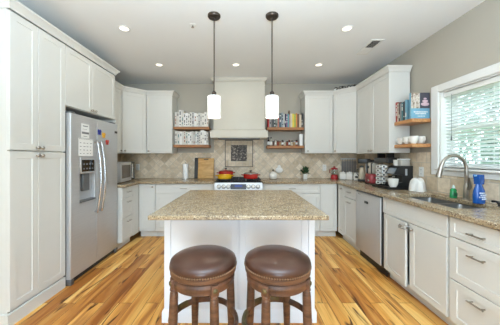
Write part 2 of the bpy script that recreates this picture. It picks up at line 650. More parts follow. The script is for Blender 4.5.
# ------------------------------------------------------------------ cabinets
def knob(parent, x, z, y=0.0):
    MB().lathe([(0.006, 0), (0.006, 0.012), (0.014, 0.017), (0.016, 0.024), (0.011, 0.031), (0, 0.033)], x, y, z, 14, RX).build('knob', NICKEL, parent)


def pull(parent, x, z, y=0.0, L=0.11):
    m = MB()
    m.tube([(x - L / 2, y - 0.028, z), (x + L / 2, y - 0.028, z)], 0.0055, 8)
    for s in (-1, 1):
        m.tube([(x + s * L * 0.36, y + 0.001, z), (x + s * L * 0.36, y - 0.028, z)], 0.0045, 8)
    m.build('pull', NICKEL, parent)


CROWN = [(0.0, 0.0), (0.008, 0.0), (0.012, 0.018), (0.034, 0.048), (0.044, 0.056), (0.044, 0.07), (0.0, 0.07)]


def cabinet(name, label, loc, rz, w, d, z0, z1, fronts, toe=0.0, body=None, hollow=False, crown=None, m=None, group=None, cat='cabinet'):
    m = m or WHITE
    t = thing(name, label, cat, loc, rz, group)
    if hollow:
        q = MB()
        for x0, x1, y0, y1, a, b in ((0, 0.018, 0.02, d, z0 + toe, 0.874), (w - 0.018, w, 0.02, d, z0 + toe, 0.874), (0.018, w - 0.018, d - 0.012, d, z0 + toe, z1), (0.018, w - 0.018, 0.02, d - 0.012, z0 + toe, z0 + toe + 0.018), (0.018, w - 0.018, 0.02, 0.04, z1 - 0.03, z1 + 0.012)):
            q.box(x0, x1, y0, y1, a, b)
        q.build('carcass', m, t)
    elif body:
        MB().prism(body, z0 + toe, z1).build('carcass', m, t)
    else:
        MB().box(0, w, 0.02, d, z0 + toe, z1, 0.0015).build('carcass', m, t)
    if toe:
        MB().box(0, w, 0.08, 0.1, 0, toe).build('toe_kick', m, t)
    for f in fronts:
        kind, x0, x1, a, b = f[:5]
        g = 0.0013
        o = MB().front(x0 + g, x1 - g, a + g, b - g, 0, 0.02, 0.038 if kind == 'drawer' and b - a < 0.17 else 0.055).build(kind, m, t)
        for h in f[5:]:
            (knob if h[0] == 'knob' else pull)(o, h[1], h[2])
    if crown:
        MB().sweep(crown, [(o, z1 + z) for o, z in CROWN]).build('crown_moulding', m, t)
    return t


# tall pantry beside the fridge: x runs away from the camera
pw = 2.357 - 1.794
PX = -1.79
t = cabinet('pantry_cabinet', 'tall white pantry cabinet with two upper and two lower doors before the fridge', (PX, 1.794, 0), PI / 2, pw, -XL + PX - 0.026, 0.0, 2.44, [
    ('door', 0.0, pw / 2 - 0.03, 1.357, 2.43, ('knob', pw / 2 - 0.05, 1.385)),
    ('door', pw / 2 - 0.03, pw, 1.357, 2.43, ('knob', pw / 2 - 0.005, 1.385)),
    ('door', 0.0, pw / 2 - 0.03, 0.12, 1.35, ('knob', pw / 2 - 0.05, 1.318)),
    ('door', pw / 2 - 0.03, pw, 0.12, 1.35, ('knob', pw / 2 - 0.005, 1.318)),
], crown=[(0, 0.48), (0, 0), (pw, 0)])
MB().sweep([(0, 0.48), (0, 0.012), (pw, 0.012)], [(0, 0), (0.012, 0), (0.012, 0.10), (0, 0.105)]).build('base_moulding', WHITE, t)
fw = 3.262 - 2.357
cabinet('over_fridge_cabinet', 'white two-door cabinet above the stainless fridge', (PX, 2.359, 0), PI / 2, fw, -XL + PX - 0.026, 1.82, 2.44, [
    ('door', 0, fw / 2 - 0.03, 1.825, 2.43, ('knob', fw / 2 - 0.065, 1.85)),
    ('door', fw / 2 - 0.03, fw, 1.825, 2.43, ('knob', fw / 2 + 0.0, 1.85))], crown=[(0, 0), (fw, 0), (fw, 0.48)])
tag(MB().box(XL, PX + 0.004, 3.262, 3.28, 0, 1.818).build('fridge_end_panel', WHITE), 'white tall end panel between the fridge and the corner drawers', 'cabinet panel')

UZ0, UZ1 = 1.372, 2.38
LX = -1.97
# upper cabinets by the fridge corner
cabinet('upper_cabinet', 'narrow white upper cabinet on the side wall just past the fridge', (LX, 3.285, 0), PI / 2, 0.505, 0.304, UZ0, UZ1,
        [('door', 0.0, 0.505, UZ0, UZ1, ('knob', 0.46, UZ0 + 0.04))], crown=[(0, 0), (0.505, 0)])


def diag_cab(P1, P2, poly, label, kx):
    P1, P2 = Vector(P1), Vector(P2)
    a = math.atan2(P2.y - P1.y, P2.x - P1.x)
    L = (P2 - P1).length
    R = Matrix.Rotation(-a, 2)
    loc = [tuple(R @ (Vector(q) - P1)) for q in poly]
    loc = [(x, max(y, 0.02)) if 0 <= x <= L and y < 0.02 else (x, y) for x, y in loc]
    t = cabinet('corner_upper_cabinet', label, (P1.x, P1.y, 0), a, L, 0.3, UZ0, UZ1, [('door', 0.004, L - 0.004, UZ0, UZ1, ('knob', kx if kx > 0 else L + kx, UZ0 + 0.04))],
            body=loc, crown=[(0, 0), (L, 0)])
    t.rotation_euler = (0, 0, 0)
    for o in t.children_recursive:
        o.data.transform(Matrix.Rotation(a, 4, 'Z'))


diag_cab((LX, 3.79), (-1.69, 4.07), [(LX, 3.793), (-1.693, 4.07), (-1.693, YB - 0.026), (XL + 0.026, YB - 0.026), (XL + 0.026, 3.793)], 'white diagonal corner upper cabinet above the microwave', 0.045)
cabinet('upper_cabinet', 'white single-door upper cabinet between the microwave corner and the white book shelves', (-1.69, 4.07, 0), 0, 0.445, YB - 4.096, UZ0, UZ1,
        [('door', 0, 0.445, UZ0, UZ1, ('knob', 0.045, UZ0 + 0.04))], crown=[(0, 0), (0.445, 0), (0.445, 0.30)])
cabinet('upper_cabinet', 'white single-door upper cabinet between the cookbook shelves and the window-side corner', (1.06, 4.08, 0), 0, 0.483, YB - 4.106, UZ0, UZ1,
        [('door', 0, 0.483, UZ0, UZ1, ('knob', 0.045, UZ0 + 0.04))], crown=[(0, 0.294), (0, 0), (0.483, 0)])
UX = 1.83
diag_cab((1.545, 4.08), (UX, 3.81), [(1.548, 4.08), (UX, 3.813), (XR - 0.026, 3.813), (XR - 0.026, YB - 0.026), (1.548, YB - 0.026)], 'white diagonal corner upper cabinet below the dark ornament', 0.045)
rw = 3.81 - 2.965
cabinet('upper_cabinet', 'white two-door upper cabinet over the coffee machines beside the wall book shelf', (UX, 3.808, 0), -PI / 2, rw - 0.002, XR - UX - 0.026, UZ0 - 0.012, UZ1,
        [('door', 0, rw / 2, UZ0 - 0.012, UZ1, ('knob', rw / 2 - 0.03, UZ0 + 0.025)), ('door', rw / 2, rw - 0.002, UZ0 - 0.012, UZ1, ('knob', rw / 2 + 0.03, UZ0 + 0.025))],
        crown=[(0, 0), (rw, 0), (rw, 0.264)])

# base cabinets: fridge side, x runs away from the camera
BX = -1.70
cabinet('drawer_base_cabinet', 'white three-drawer base cabinet beside the fridge under the microwave', (BX, 3.282, 0), PI / 2, 0.38, 0.59, 0, 0.874, [
    ('drawer', 0, 0.32, 0.72, 0.868, ('pull', 0.17, 0.80)),
    ('drawer', 0, 0.32, 0.44, 0.715, ('pull', 0.17, 0.655)),
    ('drawer', 0, 0.32, 0.11, 0.435, ('pull', 0.17, 0.375)),
    ], toe=0.1)
MB().box(0.324, 0.512, 0.0, 0.02, 0.1, 0.868).build('filler', WHITE, [o for o in COL.objects if o.name == 'drawer_base_cabinet'][0])
BY = 3.80
cabinet('corner_base_cabinet', 'white corner base cabinet with one full-height door under the microwave end', (BX, BY, 0), 0, 0.265, YB - BY - 0.01, 0, 0.874,
        [('door', 0.004, 0.262, 0.11, 0.868, ('knob', 0.225, 0.825))], toe=0.1)
bw = -0.472 + 1.432
cabinet('base_cabinet', 'white base cabinet with wide drawer below the cutting boards, by the range', (-1.432, BY, 0), 0, bw, YB - BY - 0.01, 0, 0.874,
        [('drawer', 0, bw - 0.03, 0.72, 0.868, ('pull', 0.46, 0.80)), ('door', 0, (bw - 0.03) / 2, 0.11, 0.715, ('knob', (bw - 0.03) / 2 - 0.03, 0.67)),
         ('door', (bw - 0.03) / 2, bw - 0.03, 0.11, 0.715, ('knob', (bw - 0.03) / 2 + 0.03, 0.67))], toe=0.1)
bw = 1.228 - 0.296
cabinet('base_cabinet', 'white base cabinet with wide drawer below the potted plant', (0.296, BY, 0), 0, bw, YB - BY - 0.01, 0, 0.874,
        [('drawer', 0.04, bw, 0.72, 0.868, ('pull', 0.48, 0.80)), ('door', 0.04, bw / 2 + 0.02, 0.11, 0.715, ('knob', bw / 2 - 0.01, 0.67)),
         ('door', bw / 2 + 0.02, bw, 0.11, 0.715, ('knob', bw / 2 + 0.05, 0.67))], toe=0.1)
RXF = 1.51
cabinet('corner_base_cabinet', 'white corner base cabinet with one full-height door below the red chopper', (1.232, BY, 0), 0, RXF - 1.232, YB - BY - 0.01, 0, 0.874,
        [('door', 0.0, RXF - 1.236, 0.11, 0.868)], toe=0.1)
cabinet('narrow_base_cabinet', 'narrow white pull-out base cabinet in the inside corner by the small drawer', (RXF, 3.78, 0), -PI / 2, 0.212, 0.58, 0, 0.874,
        [('door', 0.01, 0.212, 0.11, 0.868, ('knob', 0.15, 0.82))], toe=0.1)
cabinet('base_cabinet', 'white base cabinet with one small drawer over a door beside the dishwasher', (RXF, 3.566, 0), -PI / 2, 0.41, 0.6, 0, 0.874,
        [('drawer', 0, 0.41, 0.72, 0.868, ('pull', 0.2, 0.80)), ('door', 0, 0.41, 0.11, 0.712, ('pull', 0.2, 0.655))], toe=0.1)
sw = 2.56 - 1.742
sc = cabinet('sink_base_cabinet', 'white two-door sink base cabinet with a chrome child lock on its knobs', (RXF, 2.56, 0), -PI / 2, sw, 0.6, 0, 0.70,
             [('door', 0.02, sw / 2 - 0.012, 0.11, 0.70, ('knob', sw / 2 - 0.06, 0.655)), ('door', sw / 2 + 0.004, sw - 0.01, 0.11, 0.70, ('knob', sw / 2 + 0.05, 0.655))], toe=0.1, hollow=True)
ld = [o for o in sc.children if o.name.split('.')[0] == 'door'][0]      # the far door stands a little open
ld.location = (0.02 - 0.02 * math.cos(0.07), 0.02 * math.sin(0.07), 0)
ld.rotation_euler = (0, 0, -0.07)
MB().front(0.004, sw - 0.006, 0.706, 0.868, 0, 0.02, 0.038).build('false_front', WHITE, sc)
k = sw / 2
MB().tube([(k - 0.06, -0.045, 0.672), (k - 0.03, -0.066, 0.684), (k + 0.02, -0.045, 0.684), (k + 0.05, -0.02, 0.672), (k + 0.055, -0.032, 0.640), (k + 0.02, -0.046, 0.648), (k - 0.03, -0.066, 0.648), (k - 0.065, -0.055, 0.640)], 0.004, 8, closed=True).build('child_lock', CHROME, sc)
dw = 0.62
cabinet('drawer_base_cabinet', 'white three-drawer base cabinet nearest the camera under the window worktop', (RXF, 1.738, 0), -PI / 2, dw, 0.6, 0, 0.874, [
    ('drawer', 0.012, dw, 0.726, 0.868, ('pull', 0.225, 0.79)),
    ('drawer', 0.012, dw, 0.42, 0.722, ('pull', 0.225, 0.645)),
    ('drawer', 0.012, dw, 0.11, 0.416, ('pull', 0.225, 0.345))], toe=0.1)

# ------------------------------------------------------------------ worktops
def top(name, label, xs, ys, keep, z0=0.876, z1=0.914):
    o = MB().cells(xs, ys, keep, z0, z1).build(name, GRANITE)
    bv = o.modifiers.new('edge', 'BEVEL')
    bv.width = 0.006
    bv.segments = 2
    bv.limit_method = 'ANGLE'
    return tag(o, label, 'worktop')


top('worktop', 'L-shaped speckled granite worktop between the fridge and the range', [XL + 0.012, BX + 0.03, -0.474], [3.284, BY - 0.03, YB - 0.012], lambda i, j: not (i == 1 and j == 0))
SX0, SX1, SY0, SY1 = 1.61, 1.985, 1.785, 2.50
xs = [0.298, RXF - 0.03, SX0, SX1, XR - 0.012]
ys = [1.115, SY0, SY1, BY - 0.03, YB - 0.012]
top('worktop', 'L-shaped speckled granite worktop holding the sink, from the range to the window', xs, ys, lambda i, j: not (i == 0 and j < 3) and not (i == 2 and j == 1))
IX0, IX1, IY0, IY1 = -0.64, 0.565, 1.555, 2.80
top('island_worktop', 'speckled beige granite top of the kitchen island', [IX0, IX1], [IY0, IY1], lambda i, j: True, 0.884, 0.914)

# island
isl = thing('kitchen_island', 'cool white panelled kitchen island under the granite top with two stools', 'kitchen island', ((IX0 + IX1) / 2, 1.86, 0))
hw = (IX1 - IX0) / 2 - 0.008
MB().box(-hw, hw, 0.012, 0.90, 0.0, 0.884).build('body', ISLE, isl)
for a, bb in ((-hw + 0.0, -0.012), (0.0, hw - 0.05)):
    MB().front(a + 0.002, bb, 0.10, 0.882, -0.006, 0.018, 0.05, 0.008).build('panel', ISLE, isl)
MB().box(-0.011, -0.001, -0.010, 0.012, 0.10, 0.882).build('centre_batten', ISLE, isl)
MB().box(hw - 0.049, hw, -0.010, 0.012, 0.10, 0.882, 0.002).build('corner_post', ISLE, isl)
MB().sweep([(-hw, 0.9), (-hw, 0.0), (hw, 0.0), (hw, 0.9)], [(0, 0), (0.014, 0), (0.014, 0.085), (0.006, 0.1), (0, 0.1)]).build('base_moulding', ISLE, isl)

# ------------------------------------------------------------------ fridge: x runs away from the camera, y into the wall
fr = thing('refrigerator', 'stainless steel side-by-side fridge with water dispenser, notes and magnets', 'fridge', (-1.75, 2.372, 0), PI / 2)
W = 0.882
MB().box(0.004, W - 0.004, 0.06, 0.53, 0.06, 1.745, 0.004).build('cabinet_body', DSTEEL, fr)
sp = 0.425
l = MB()      # freezer door, with the dispenser opening left out
DX0, DX1, DZ0, DZ1 = 0.135, 0.385, 0.815, 1.30
l.cells([0.0, DX0, DX1, sp], [0.06, DZ0, DZ1, 1.755], lambda i, j: not (i == 1 and j == 1), -0.052, 0.0)
for v in l.bm.verts:
    v.co = Vector((v.co.x, -v.co.z, v.co.y))
for v in l.bm.verts:
    v.co.y = 0.052 - v.co.y if False else v.co.y
dl = l.build('freezer_door', STEEL, fr)
bv = dl.modifiers.new('edge', 'BEVEL')
bv.width = 0.008
bv.segments = 2
bv.limit_method = 'ANGLE'
MB().box(sp + 0.006, W, 0.0, 0.052, 0.06, 1.755, 0.008, 2).build('fridge_door', STEEL, fr)
ds = MB()
ds.box(DX0, DX1, 0.045, 0.052, DZ0, DZ1)
ds.build('dispenser_recess', mat('grey_dispenser', C(186, 188, 190), 0.4, 0.2), dl)
MB().box(DX0, DX1, -0.006, 0.02, 1.125, DZ1, 0.003).build('dispenser_housing', STEEL, dl)
MB().box(DX0 + 0.02, DX1 - 0.02, -0.009, -0.005, 1.145, 1.275, 0.001).build('control_panel', BGLASS, dl)
kk = MB()
for i in range(4):
    for jj in range(2):
        kk.box(DX0 + 0.04 + i * 0.047, DX0 + 0.062 + i * 0.047, -0.0105, -0.0085, 1.17 + jj * 0.05, 1.185 + jj * 0.05)
kk.build('control_key', GREY, dl)
MB().box(DX0, DX1, -0.012, 0.05, DZ0, DZ0 + 0.02, 0.003).build('drip_tray', DSTEEL, dl)
MB().box(DX0 + 0.07, DX1 - 0.07, 0.015, 0.045, 0.93, 1.125, 0.004, M=None).build('dispenser_paddle', DSTEEL, dl)
for door, x, s in ((dl, sp - 0.035, 1), (None, sp + 0.045, 1)):
    pts, rr = [], []
    for k in range(17):
        u = k / 16
        pts.append((x, -0.028 - 0.045 * math.sin(PI * u), 0.66 + 0.83 * u))
        rr.append(0.014)
    pts = [(x, 0.004, 0.67)] + pts + [(x, 0.004, 1.48)]
    rr = [0.014] + rr + [0.014]
    par = door if door else [o for o in fr.children if o.name.startswith('fridge_door')][0]
    MB().tube(pts, rr, 10).build('handle', CHROME, par)
g = MB().box(0.03, W - 0.03, 0.02, 0.08, 0.012, 0.058)
g.build('kick_grille', mat('dark_grille', C(48, 48, 50), 0.6), fr)
for x in (0.0, W - 0.05):
    MB().box(x, x + 0.05, -0.002, 0.07, 0.0, 0.06, 0.006, 2).build('front_foot', DSTEEL, fr)
MB().box(0.02, 0.10, 0.02, 0.11, 1.755, 1.775, 0.004).build('hinge_cover', DSTEEL, fr)
MB().box(W - 0.10, W - 0.02, 0.02, 0.11, 1.755, 1.775, 0.004).build('hinge_cover', DSTEEL, fr)
MB().box(W - 0.075, W - 0.012, -0.003, 0.001, 1.628, 1.658, 0.001).build('badge', BLACK, fr)


def on_fridge(x, z):
    return (-1.75, 2.372 + x, z)


def note(label, x, z, w, h, rows, bar=None):
    t = thing('note_paper', label, 'note', on_fridge(x, z), PI / 2)
    pr = MB().box(0, w, -0.0022, -0.0008, 0, h)
    for r in rows:
        x0, x1, z0, z1 = r
        pr.box(x0 * w, x1 * w, -0.0030, -0.0021, z0 * h, z1 * h, mi=1)
    pr.build('sheet', [PAPER, GREY], t)


note('small white printed note with a grey bar, upper sheet on the freezer door', 0.152, 1.515, 0.13, 0.155, [(0.2, 0.8, 0.80, 0.86), (0.08, 0.95, 0.28, 0.42), (0.25, 0.75, 0.10, 0.13), (0.15, 0.7, 0.6, 0.62)])
rnd = random.Random(4)
note('larger white calendar sheet with small grey marks, below the printed note on the freezer door', 0.112, 1.318, 0.235, 0.19,
     [(0.08 + 0.23 * i, 0.08 + 0.23 * i + rnd.uniform(0.08, 0.15), 0.12 + 0.2 * jj, 0.15 + 0.2 * jj) for i in range(4) for jj in range(4)] + [(0.02, 0.98, 0.955, 0.97)])
for col, nm, x, z in ((C(36, 50, 150), 'blue', 0.465, 1.605), (C(238, 178, 52), 'yellow', 0.55, 1.575), (C(196, 56, 44), 'red', 0.625, 1.492)):
    t = thing('fridge_magnet', '%s butterfly-shaped magnet on the fridge door' % nm, 'magnet', on_fridge(x, z), PI / 2, 'coloured fridge magnets')
    m = MB()
    for sx in (-1, 1):
        m.ball((sx * 0.017, -0.007, 0.012), 0.02, (0.95, 0.28, 1.15), 12, 8)
        m.ball((sx * 0.013, -0.007, -0.016), 0.016, (0.95, 0.3, 1.0), 12, 8)
    m.build('wing', mat(nm + '_magnet_plastic', col, 0.4), t)
    MB().ball((0, -0.009, 0), 0.006, (1, 0.9, 4.6), 10, 8).build('body', mat(nm + '_magnet_core', tuple(c * 0.5 for c in col[:3]) + (1,), 0.4), t)

# ------------------------------------------------------------------ dishwasher
dwm = thing('dishwasher', 'stainless steel dishwasher between the small drawer cabinet and the sink doors', 'dishwasher', (RXF, 3.152, 0), -PI / 2)
L = 0.588
MB().box(0.004, L, 0.03, 0.58, 0.10, 0.868).build('tub', DSTEEL, dwm)
MB().box(0.003, L - 0.018, -0.012, 0.028, 0.11, 0.855, 0.005, 2).build('door', mat('grey_stainless_front', C(196, 196, 195), 0.42, 0.4, vary=0.04, scale=4, stretch=(40, 1, 1)), dwm)
MB().box(0.003, L - 0.005, 0.0, 0.028, 0.857, 0.872).build('control_strip', BLACK, dwm)
MB().box(L - 0.017, L, 0.0, 0.028, 0.11, 0.856).build('side_gasket', BLACK, dwm)
MB().box(0.235, 0.315, -0.02, -0.011, 0.735, 0.765, 0.004, 2).build('door_latch', BLACK, dwm)
MB().box(0.07, 0.13, -0.0135, -0.0115, 0.825, 0.832).build('badge', GREY, dwm)
MB().box(0.006, L, 0.045, 0.06, 0.0, 0.10).build('toe_panel', BLACK, dwm)

# ------------------------------------------------------------------ range
rg = thing('range', 'stainless steel slide-in range with six knobs between the granite worktops', 'stove', (-0.088, 3.735, 0))
hw = 0.378
MB().box(-hw, hw, 0.03, 0.64, 0.06, 0.895).build('oven_body', DSTEEL, rg)
MB().box(-hw, hw, 0.0, 0.66, 0.895, 0.92, 0.004).build('cooktop', BGLASS, rg)
pn = MB().prism([(0.0, 0.90), (-0.025, 0.775), (0.04, 0.775), (0.04, 0.90)], -hw, hw, Matrix(((0, 0, 1, 0), (1, 0, 0, 0), (0, 1, 0, 0), (0, 0, 0, 1)))).build('control_panel', STEEL, rg)
tilt = Matrix.Rotation(PI / 2 - 0.197, 4, 'X')
for x in (-0.31, -0.235, -0.16, 0.16, 0.235, 0.31):
    MB().lathe([(0.029, 0), (0.028, 0.008), (0.022, 0.01), (0.02, 0.034), (0.0, 0.036)], x, -0.014, 0.838, 18, tilt).build('knob', NICKEL, pn)
    MB().lathe([(0.034, 0), (0.034, 0.004), (0.0, 0.005)], x, -0.0135, 0.838, 18, tilt).build('knob_skirt', BLACK, pn)
Mt = Matrix.Translation((0, -0.0145, 0.838)) @ Matrix.Rotation(-0.197, 4, 'X')
MB().box(-0.125, 0.125, -0.004, 0.003, -0.042, 0.042, M=Mt).build('display', mat('blue_grey_display', C(52, 58, 72), 0.15), pn)
MB().box(-0.06, 0.06, -0.0055, -0.003, -0.006, 0.03, M=Mt).build('display_screen', mat('blue_screen', C(40, 60, 130), 0.15), pn)
od = MB().box(-hw + 0.004, hw - 0.004, -0.012, 0.03, 0.25, 0.765, 0.006, 2).build('oven_door', STEEL, rg)
MB().box(-0.26, 0.26, -0.014, -0.010, 0.34, 0.64).build('oven_window', BGLASS, od)
hd = MB().tube([(-0.31, -0.055, 0.71), (0.31, -0.055, 0.71)], 0.013, 10)
for x in (-0.27, 0.27):
    hd.tube([(x, -0.01, 0.71), (x, -0.055, 0.71)], 0.009, 8)
hd.build('door_handle', CHROME, od)
MB().box(-hw + 0.004, hw - 0.004, -0.008, 0.03, 0.08, 0.24, 0.004).build('storage_drawer', STEEL, rg)
MB().box(-hw + 0.02, hw - 0.02, 0.04, 0.06, 0, 0.06).build('plinth', BLACK, rg)
IRON = mat('cast_iron', C(30, 30, 31), 0.6, vary=0.1, scale=30)
for cx in (-0.245, 0.0, 0.245):
    gt = MB()
    for y in (0.08, 0.58):
        gt.box(cx - 0.115, cx + 0.115, y - 0.006, y + 0.006, 0.932, 0.944)
    for x in (cx - 0.115, cx + 0.103):
        gt.box(x, x + 0.012, 0.08, 0.58, 0.932, 0.944)
        for y in (0.08, 0.57):
            gt.box(x, x + 0.012, y, y + 0.012, 0.919, 0.933)
    gt.box(cx - 0.006, cx + 0.006, 0.08, 0.58, 0.932, 0.944)
    for y in (0.2, 0.33, 0.46):
        gt.box(cx - 0.11, cx + 0.11, y - 0.006, y + 0.006, 0.932, 0.944)
    gt.build('burner_grate', IRON, rg)
    for y in (0.2, 0.46):
        if cx:
            MB().lathe([(0.045, 0.919), (0.045, 0.927), (0.03, 0.931), (0, 0.931)], cx, y, 0, 18).build('burner', IRON, rg)

# hood
hd = thing('range_hood', 'white painted plaster-style range hood rising to the ceiling over the range', 'range hood', (-0.085, YB, 0))
MB().box(-0.447, 0.447, -0.31, 0, 1.75, ZC - 0.001, 0.002).build('chimney', HOODP, hd)
MB().box(-0.487, 0.487, -0.46, 0, 1.632, 1.755, 0.004).build('mantel', HOODP, hd)
MB().sweep([(-0.447, 0), (-0.447, -0.31), (0.447, -0.31), (0.447, 0)], [(0, 0), (0.02, 0), (0.04, 0.035), (0.045, 0.052), (0, 0.052)]).build('crown_moulding', HOODP, hd).location = (0, 0, ZC - 0.053)
MB().sweep([(-0.447, 0), (-0.447, -0.31), (0.447, -0.31), (0.447, 0)], [(0, 0), (0.035, 0), (0.03, 0.012), (0.012, 0.03), (0, 0.04)]).build('mantel_moulding', HOODP, hd).location = (0, 0, 1.755)
MB().box(-0.36, 0.36, -0.38, -0.08, 1.622, 1.634).build('filter', DSTEEL, hd)

# framed mosaic in the backsplash
sm = tile_material('cream_tile', False, 0.13, 0.13, 'XZ')
fm = thing('mosaic_panel', 'square grey mosaic tile picture in a thin metal frame behind the range', 'tile panel', (-0.094, YB - 0.012, 1.12))
MB().box(-0.25, 0.25, -0.006, 0, 0.01, 0.50).build('border_tile', sm, fm)
q = MB()
for x0, x1, z0, z1 in ((-0.262, -0.248, 0, 0.505), (0.248, 0.262, 0, 0.505), (-0.248, 0.248, 0, 0.013), (-0.248, 0.248, 0.492, 0.505)):
    q.box(x0, x1, -0.014, 0, z0, z1)
q.build('frame', mat('pewter_pencil_tile', C(96, 90, 82), 0.45, 0.3), fm)
mm, nt, p, tc = base_mat('grey_mosaic')
vo = nt.nodes.new('ShaderNodeTexVoronoi')
vo.inputs['Scale'].default_value = 46
nt.links.new(tc.outputs['Object'], vo.inputs['Vector'])
spn = nt.nodes.new('ShaderNodeSeparateColor')
nt.links.new(vo.outputs['Color'], spn.inputs[0])
rr = ramp(nt, [(0.0, C(46, 39, 34)), (0.5, C(86, 77, 69)), (0.8, C(112, 102, 92)), (1.0, C(176, 162, 146))])
nt.links.new(spn.outputs[0], rr.inputs['Fac'])
nt.links.new(rr.outputs['Color'], p.inputs['Base Color'])
p.inputs['Roughness'].default_value = 0.6
MB().box(-0.15, 0.15, -0.011, -0.004, 0.112, 0.412, 0.002).build('mosaic', mm, fm)

# ------------------------------------------------------------------ sink and what stands round it
SINKM = mat('dark_steel_sink', C(128, 128, 126), 0.32, 0.85, vary=0.06, scale=10)
sk = thing('kitchen_sink', 'undermount double-bowl stainless sink in the granite below the window', 'sink', ((SX0 + SX1) / 2, (SY0 + SY1) / 2, 0.875))
ym = (SY1 - SY0) / 2
xm = (SX1 - SX0) / 2
mid = 0.02
rimb = MB().cells([-xm - 0.02, -xm + 0.004, xm - 0.004, xm + 0.02], [-ym - 0.02, -ym + 0.004, mid - 0.012, mid + 0.012, ym - 0.004, ym + 0.02], lambda i, j: not (i == 1 and j in (1, 3)), -0.004, 0.0)
rimb.build('rim', SINKM, sk)
for y0, y1 in ((-ym + 0.004, mid - 0.012), (mid + 0.012, ym - 0.004)):
    bo = MB()
    z = -0.17
    rings = []
    for a, zz in ((0.0, -0.002), (0.008, -0.04), (0.014, z + 0.03), (0.035, z), (0.12, z - 0.003)):
        pts = []
        x0, x1, ya, yb = -xm + 0.004 + a, xm - 0.004 - a, y0 + a, y1 - a
        r = 0.035 + a * 0.2
        for cx, cy, st in ((x1 - r, yb - r, 0), (x0 + r, yb - r, 1), (x0 + r, ya + r, 2), (x1 - r, ya + r, 3)):
            for k in range(5):
                an = (st + k / 4) * PI / 2
                pts.append(bo.bm.verts.new((cx + r * math.cos(an), cy + r * math.sin(an), zz)))
        rings.append(pts)
    bo.skin(rings, cap=(False, True))
    bw_ = bo.build('bowl', SINKM, sk)
    MB().lathe([(0.045, 0.0), (0.045, 0.004), (0.03, 0.003), (0.0, 0.001)], 0, (y0 + y1) / 2, z - 0.003, 20).build('drain', CHROME, bw_)

fc = thing('kitchen_faucet', 'brushed nickel gooseneck pull-down faucet behind the sink', 'faucet', (2.035, 2.15, 0.914))
MB().lathe([(0.03, 0), (0.03, 0.006), (0.024, 0.012), (0.022, 0.11), (0.02, 0.13), (0.015, 0.15)], 0, 0, 0, 20).build('base', NICKEL, fc)
pts = [(0, 0, 0.10), (0.0, 0, 0.25)]
for k in range(13):
    a = PI * k / 12 * 0.94
    pts.append((-0.115 + 0.115 * math.cos(a), 0, 0.28 + 0.125 * math.sin(a)))
MB().tube(pts, 0.0145, 12).build('neck', NICKEL, fc)
e = Vector(pts[-1])
MB().tube([e + Vector((0.0, 0, 0.012)), e + Vector((-0.010, 0, -0.03)), e + Vector((-0.026, 0, -0.085)), e + Vector((-0.03, 0, -0.1))], [0.016, 0.019, 0.0225, 0.02], 14).build('spray_head', NICKEL, fc)
MB().tube([(0.0, -0.018, 0.10), (0.0, -0.035, 0.12), (-0.02, -0.05, 0.165), (-0.035, -0.058, 0.205)], [0.015, 0.015, 0.012, 0.008], 10).build('lever', NICKEL, fc)

sb = thing('dish_soap_bottle', 'small green dish soap bottle with a pale cap beside the faucet', 'soap bottle', (2.0, 2.245, 0.914))
MB().lathe([(0.026, 0), (0.029, 0.006), (0.029, 0.04), (0.025, 0.06), (0.027, 0.078), (0.012, 0.094)], 0, 0, 0, 18, sx=1.1, sy=0.8).build('body', mat('green_soap', C(44, 142, 84), 0.2, vary=0.1, coat=0.4), sb)
MB().lathe([(0.012, 0.093), (0.012, 0.108), (0.007, 0.112), (0.006, 0.124), (0, 0.125)], 0, 0, 0, 14).build('cap', mat('pale_cap', C(214, 226, 218), 0.4), sb)
MB().box(-0.019, 0.019, -0.0245, -0.0215, 0.018, 0.05, 0.001).build('label_sticker', mat('dark_green_label', C(24, 92, 58), 0.5), sb)

sp_ = thing('spray_bottle', 'blue trigger spray bottle with white lettering patch on the worktop under the window', 'spray bottle', (1.985, 1.985, 0.914), 0.25)
BLUE = mat('blue_plastic', C(24, 84, 160), 0.25, vary=0.08, coat=0.3)
MB().lathe([(0.05, 0), (0.055, 0.01), (0.055, 0.07), (0.05, 0.105), (0.033, 0.145), (0.027, 0.165)], 0, 0, 0, 22, sx=1.0, sy=0.62).build('body', BLUE, sp_)
MB().prism([(-0.024, 0.16), (0.022, 0.16), (0.026, 0.19), (0.024, 0.235), (0.018, 0.243), (-0.03, 0.243), (-0.034, 0.23), (-0.026, 0.2)], -0.023, 0.023, RX).build('trigger_head', BLUE, sp_)
MB().box(-0.05, -0.03, -0.008, 0.008, 0.226, 0.24, 0.003).build('nozzle', mat('pale_blue_nozzle', C(120, 170, 214), 0.3), sp_)
lt = MB()
for k, (x0, x1, z) in enumerate(((-0.036, 0.012, 0.083), (-0.03, 0.03, 0.066), (-0.038, 0.02, 0.05), (-0.02, 0.034, 0.034))):
    for i in range(4):
        a = x0 + (x1 - x0) * i / 4
        y_ = -0.62 * 0.0552 * math.sqrt(max(0.05, 1 - (a / 0.058) ** 2)) - 0.001
        lt.box(a, a + (x1 - x0) / 5.2, y_ - 0.0012, y_ + 0.004, z, z + 0.011)
lt.build('lettering', mat('white_lettering', C(226, 234, 244), 0.5), sp_)
kt = thing('scrub_brush', 'black scrub brush lying on the worktop next to the blue spray bottle', 'brush', (2.02, 1.80, 0.914), -0.15)
MB().box(-0.03, 0.03, -0.05, 0.06, 0.014, 0.032, 0.008, 2).tube([(0, 0.055, 0.024), (0.0, 0.10, 0.03), (0, 0.13, 0.026)], [0.012, 0.009, 0.01], 8).build('handle', BLACK, kt)
MB().box(-0.026, 0.026, -0.046, 0.05, 0.0, 0.015).build('bristle', mat('dark_bristle', C(60, 60, 58), 0.9), kt)

# ------------------------------------------------------------------ open shelves
def shelf(label, x0, x1, y0, y1, z0, z1, m):
    return tag(MB().box(x0, x1, y0, y1, z0, z1, 0.003).build('wooden_shelf', m), label, 'shelf')


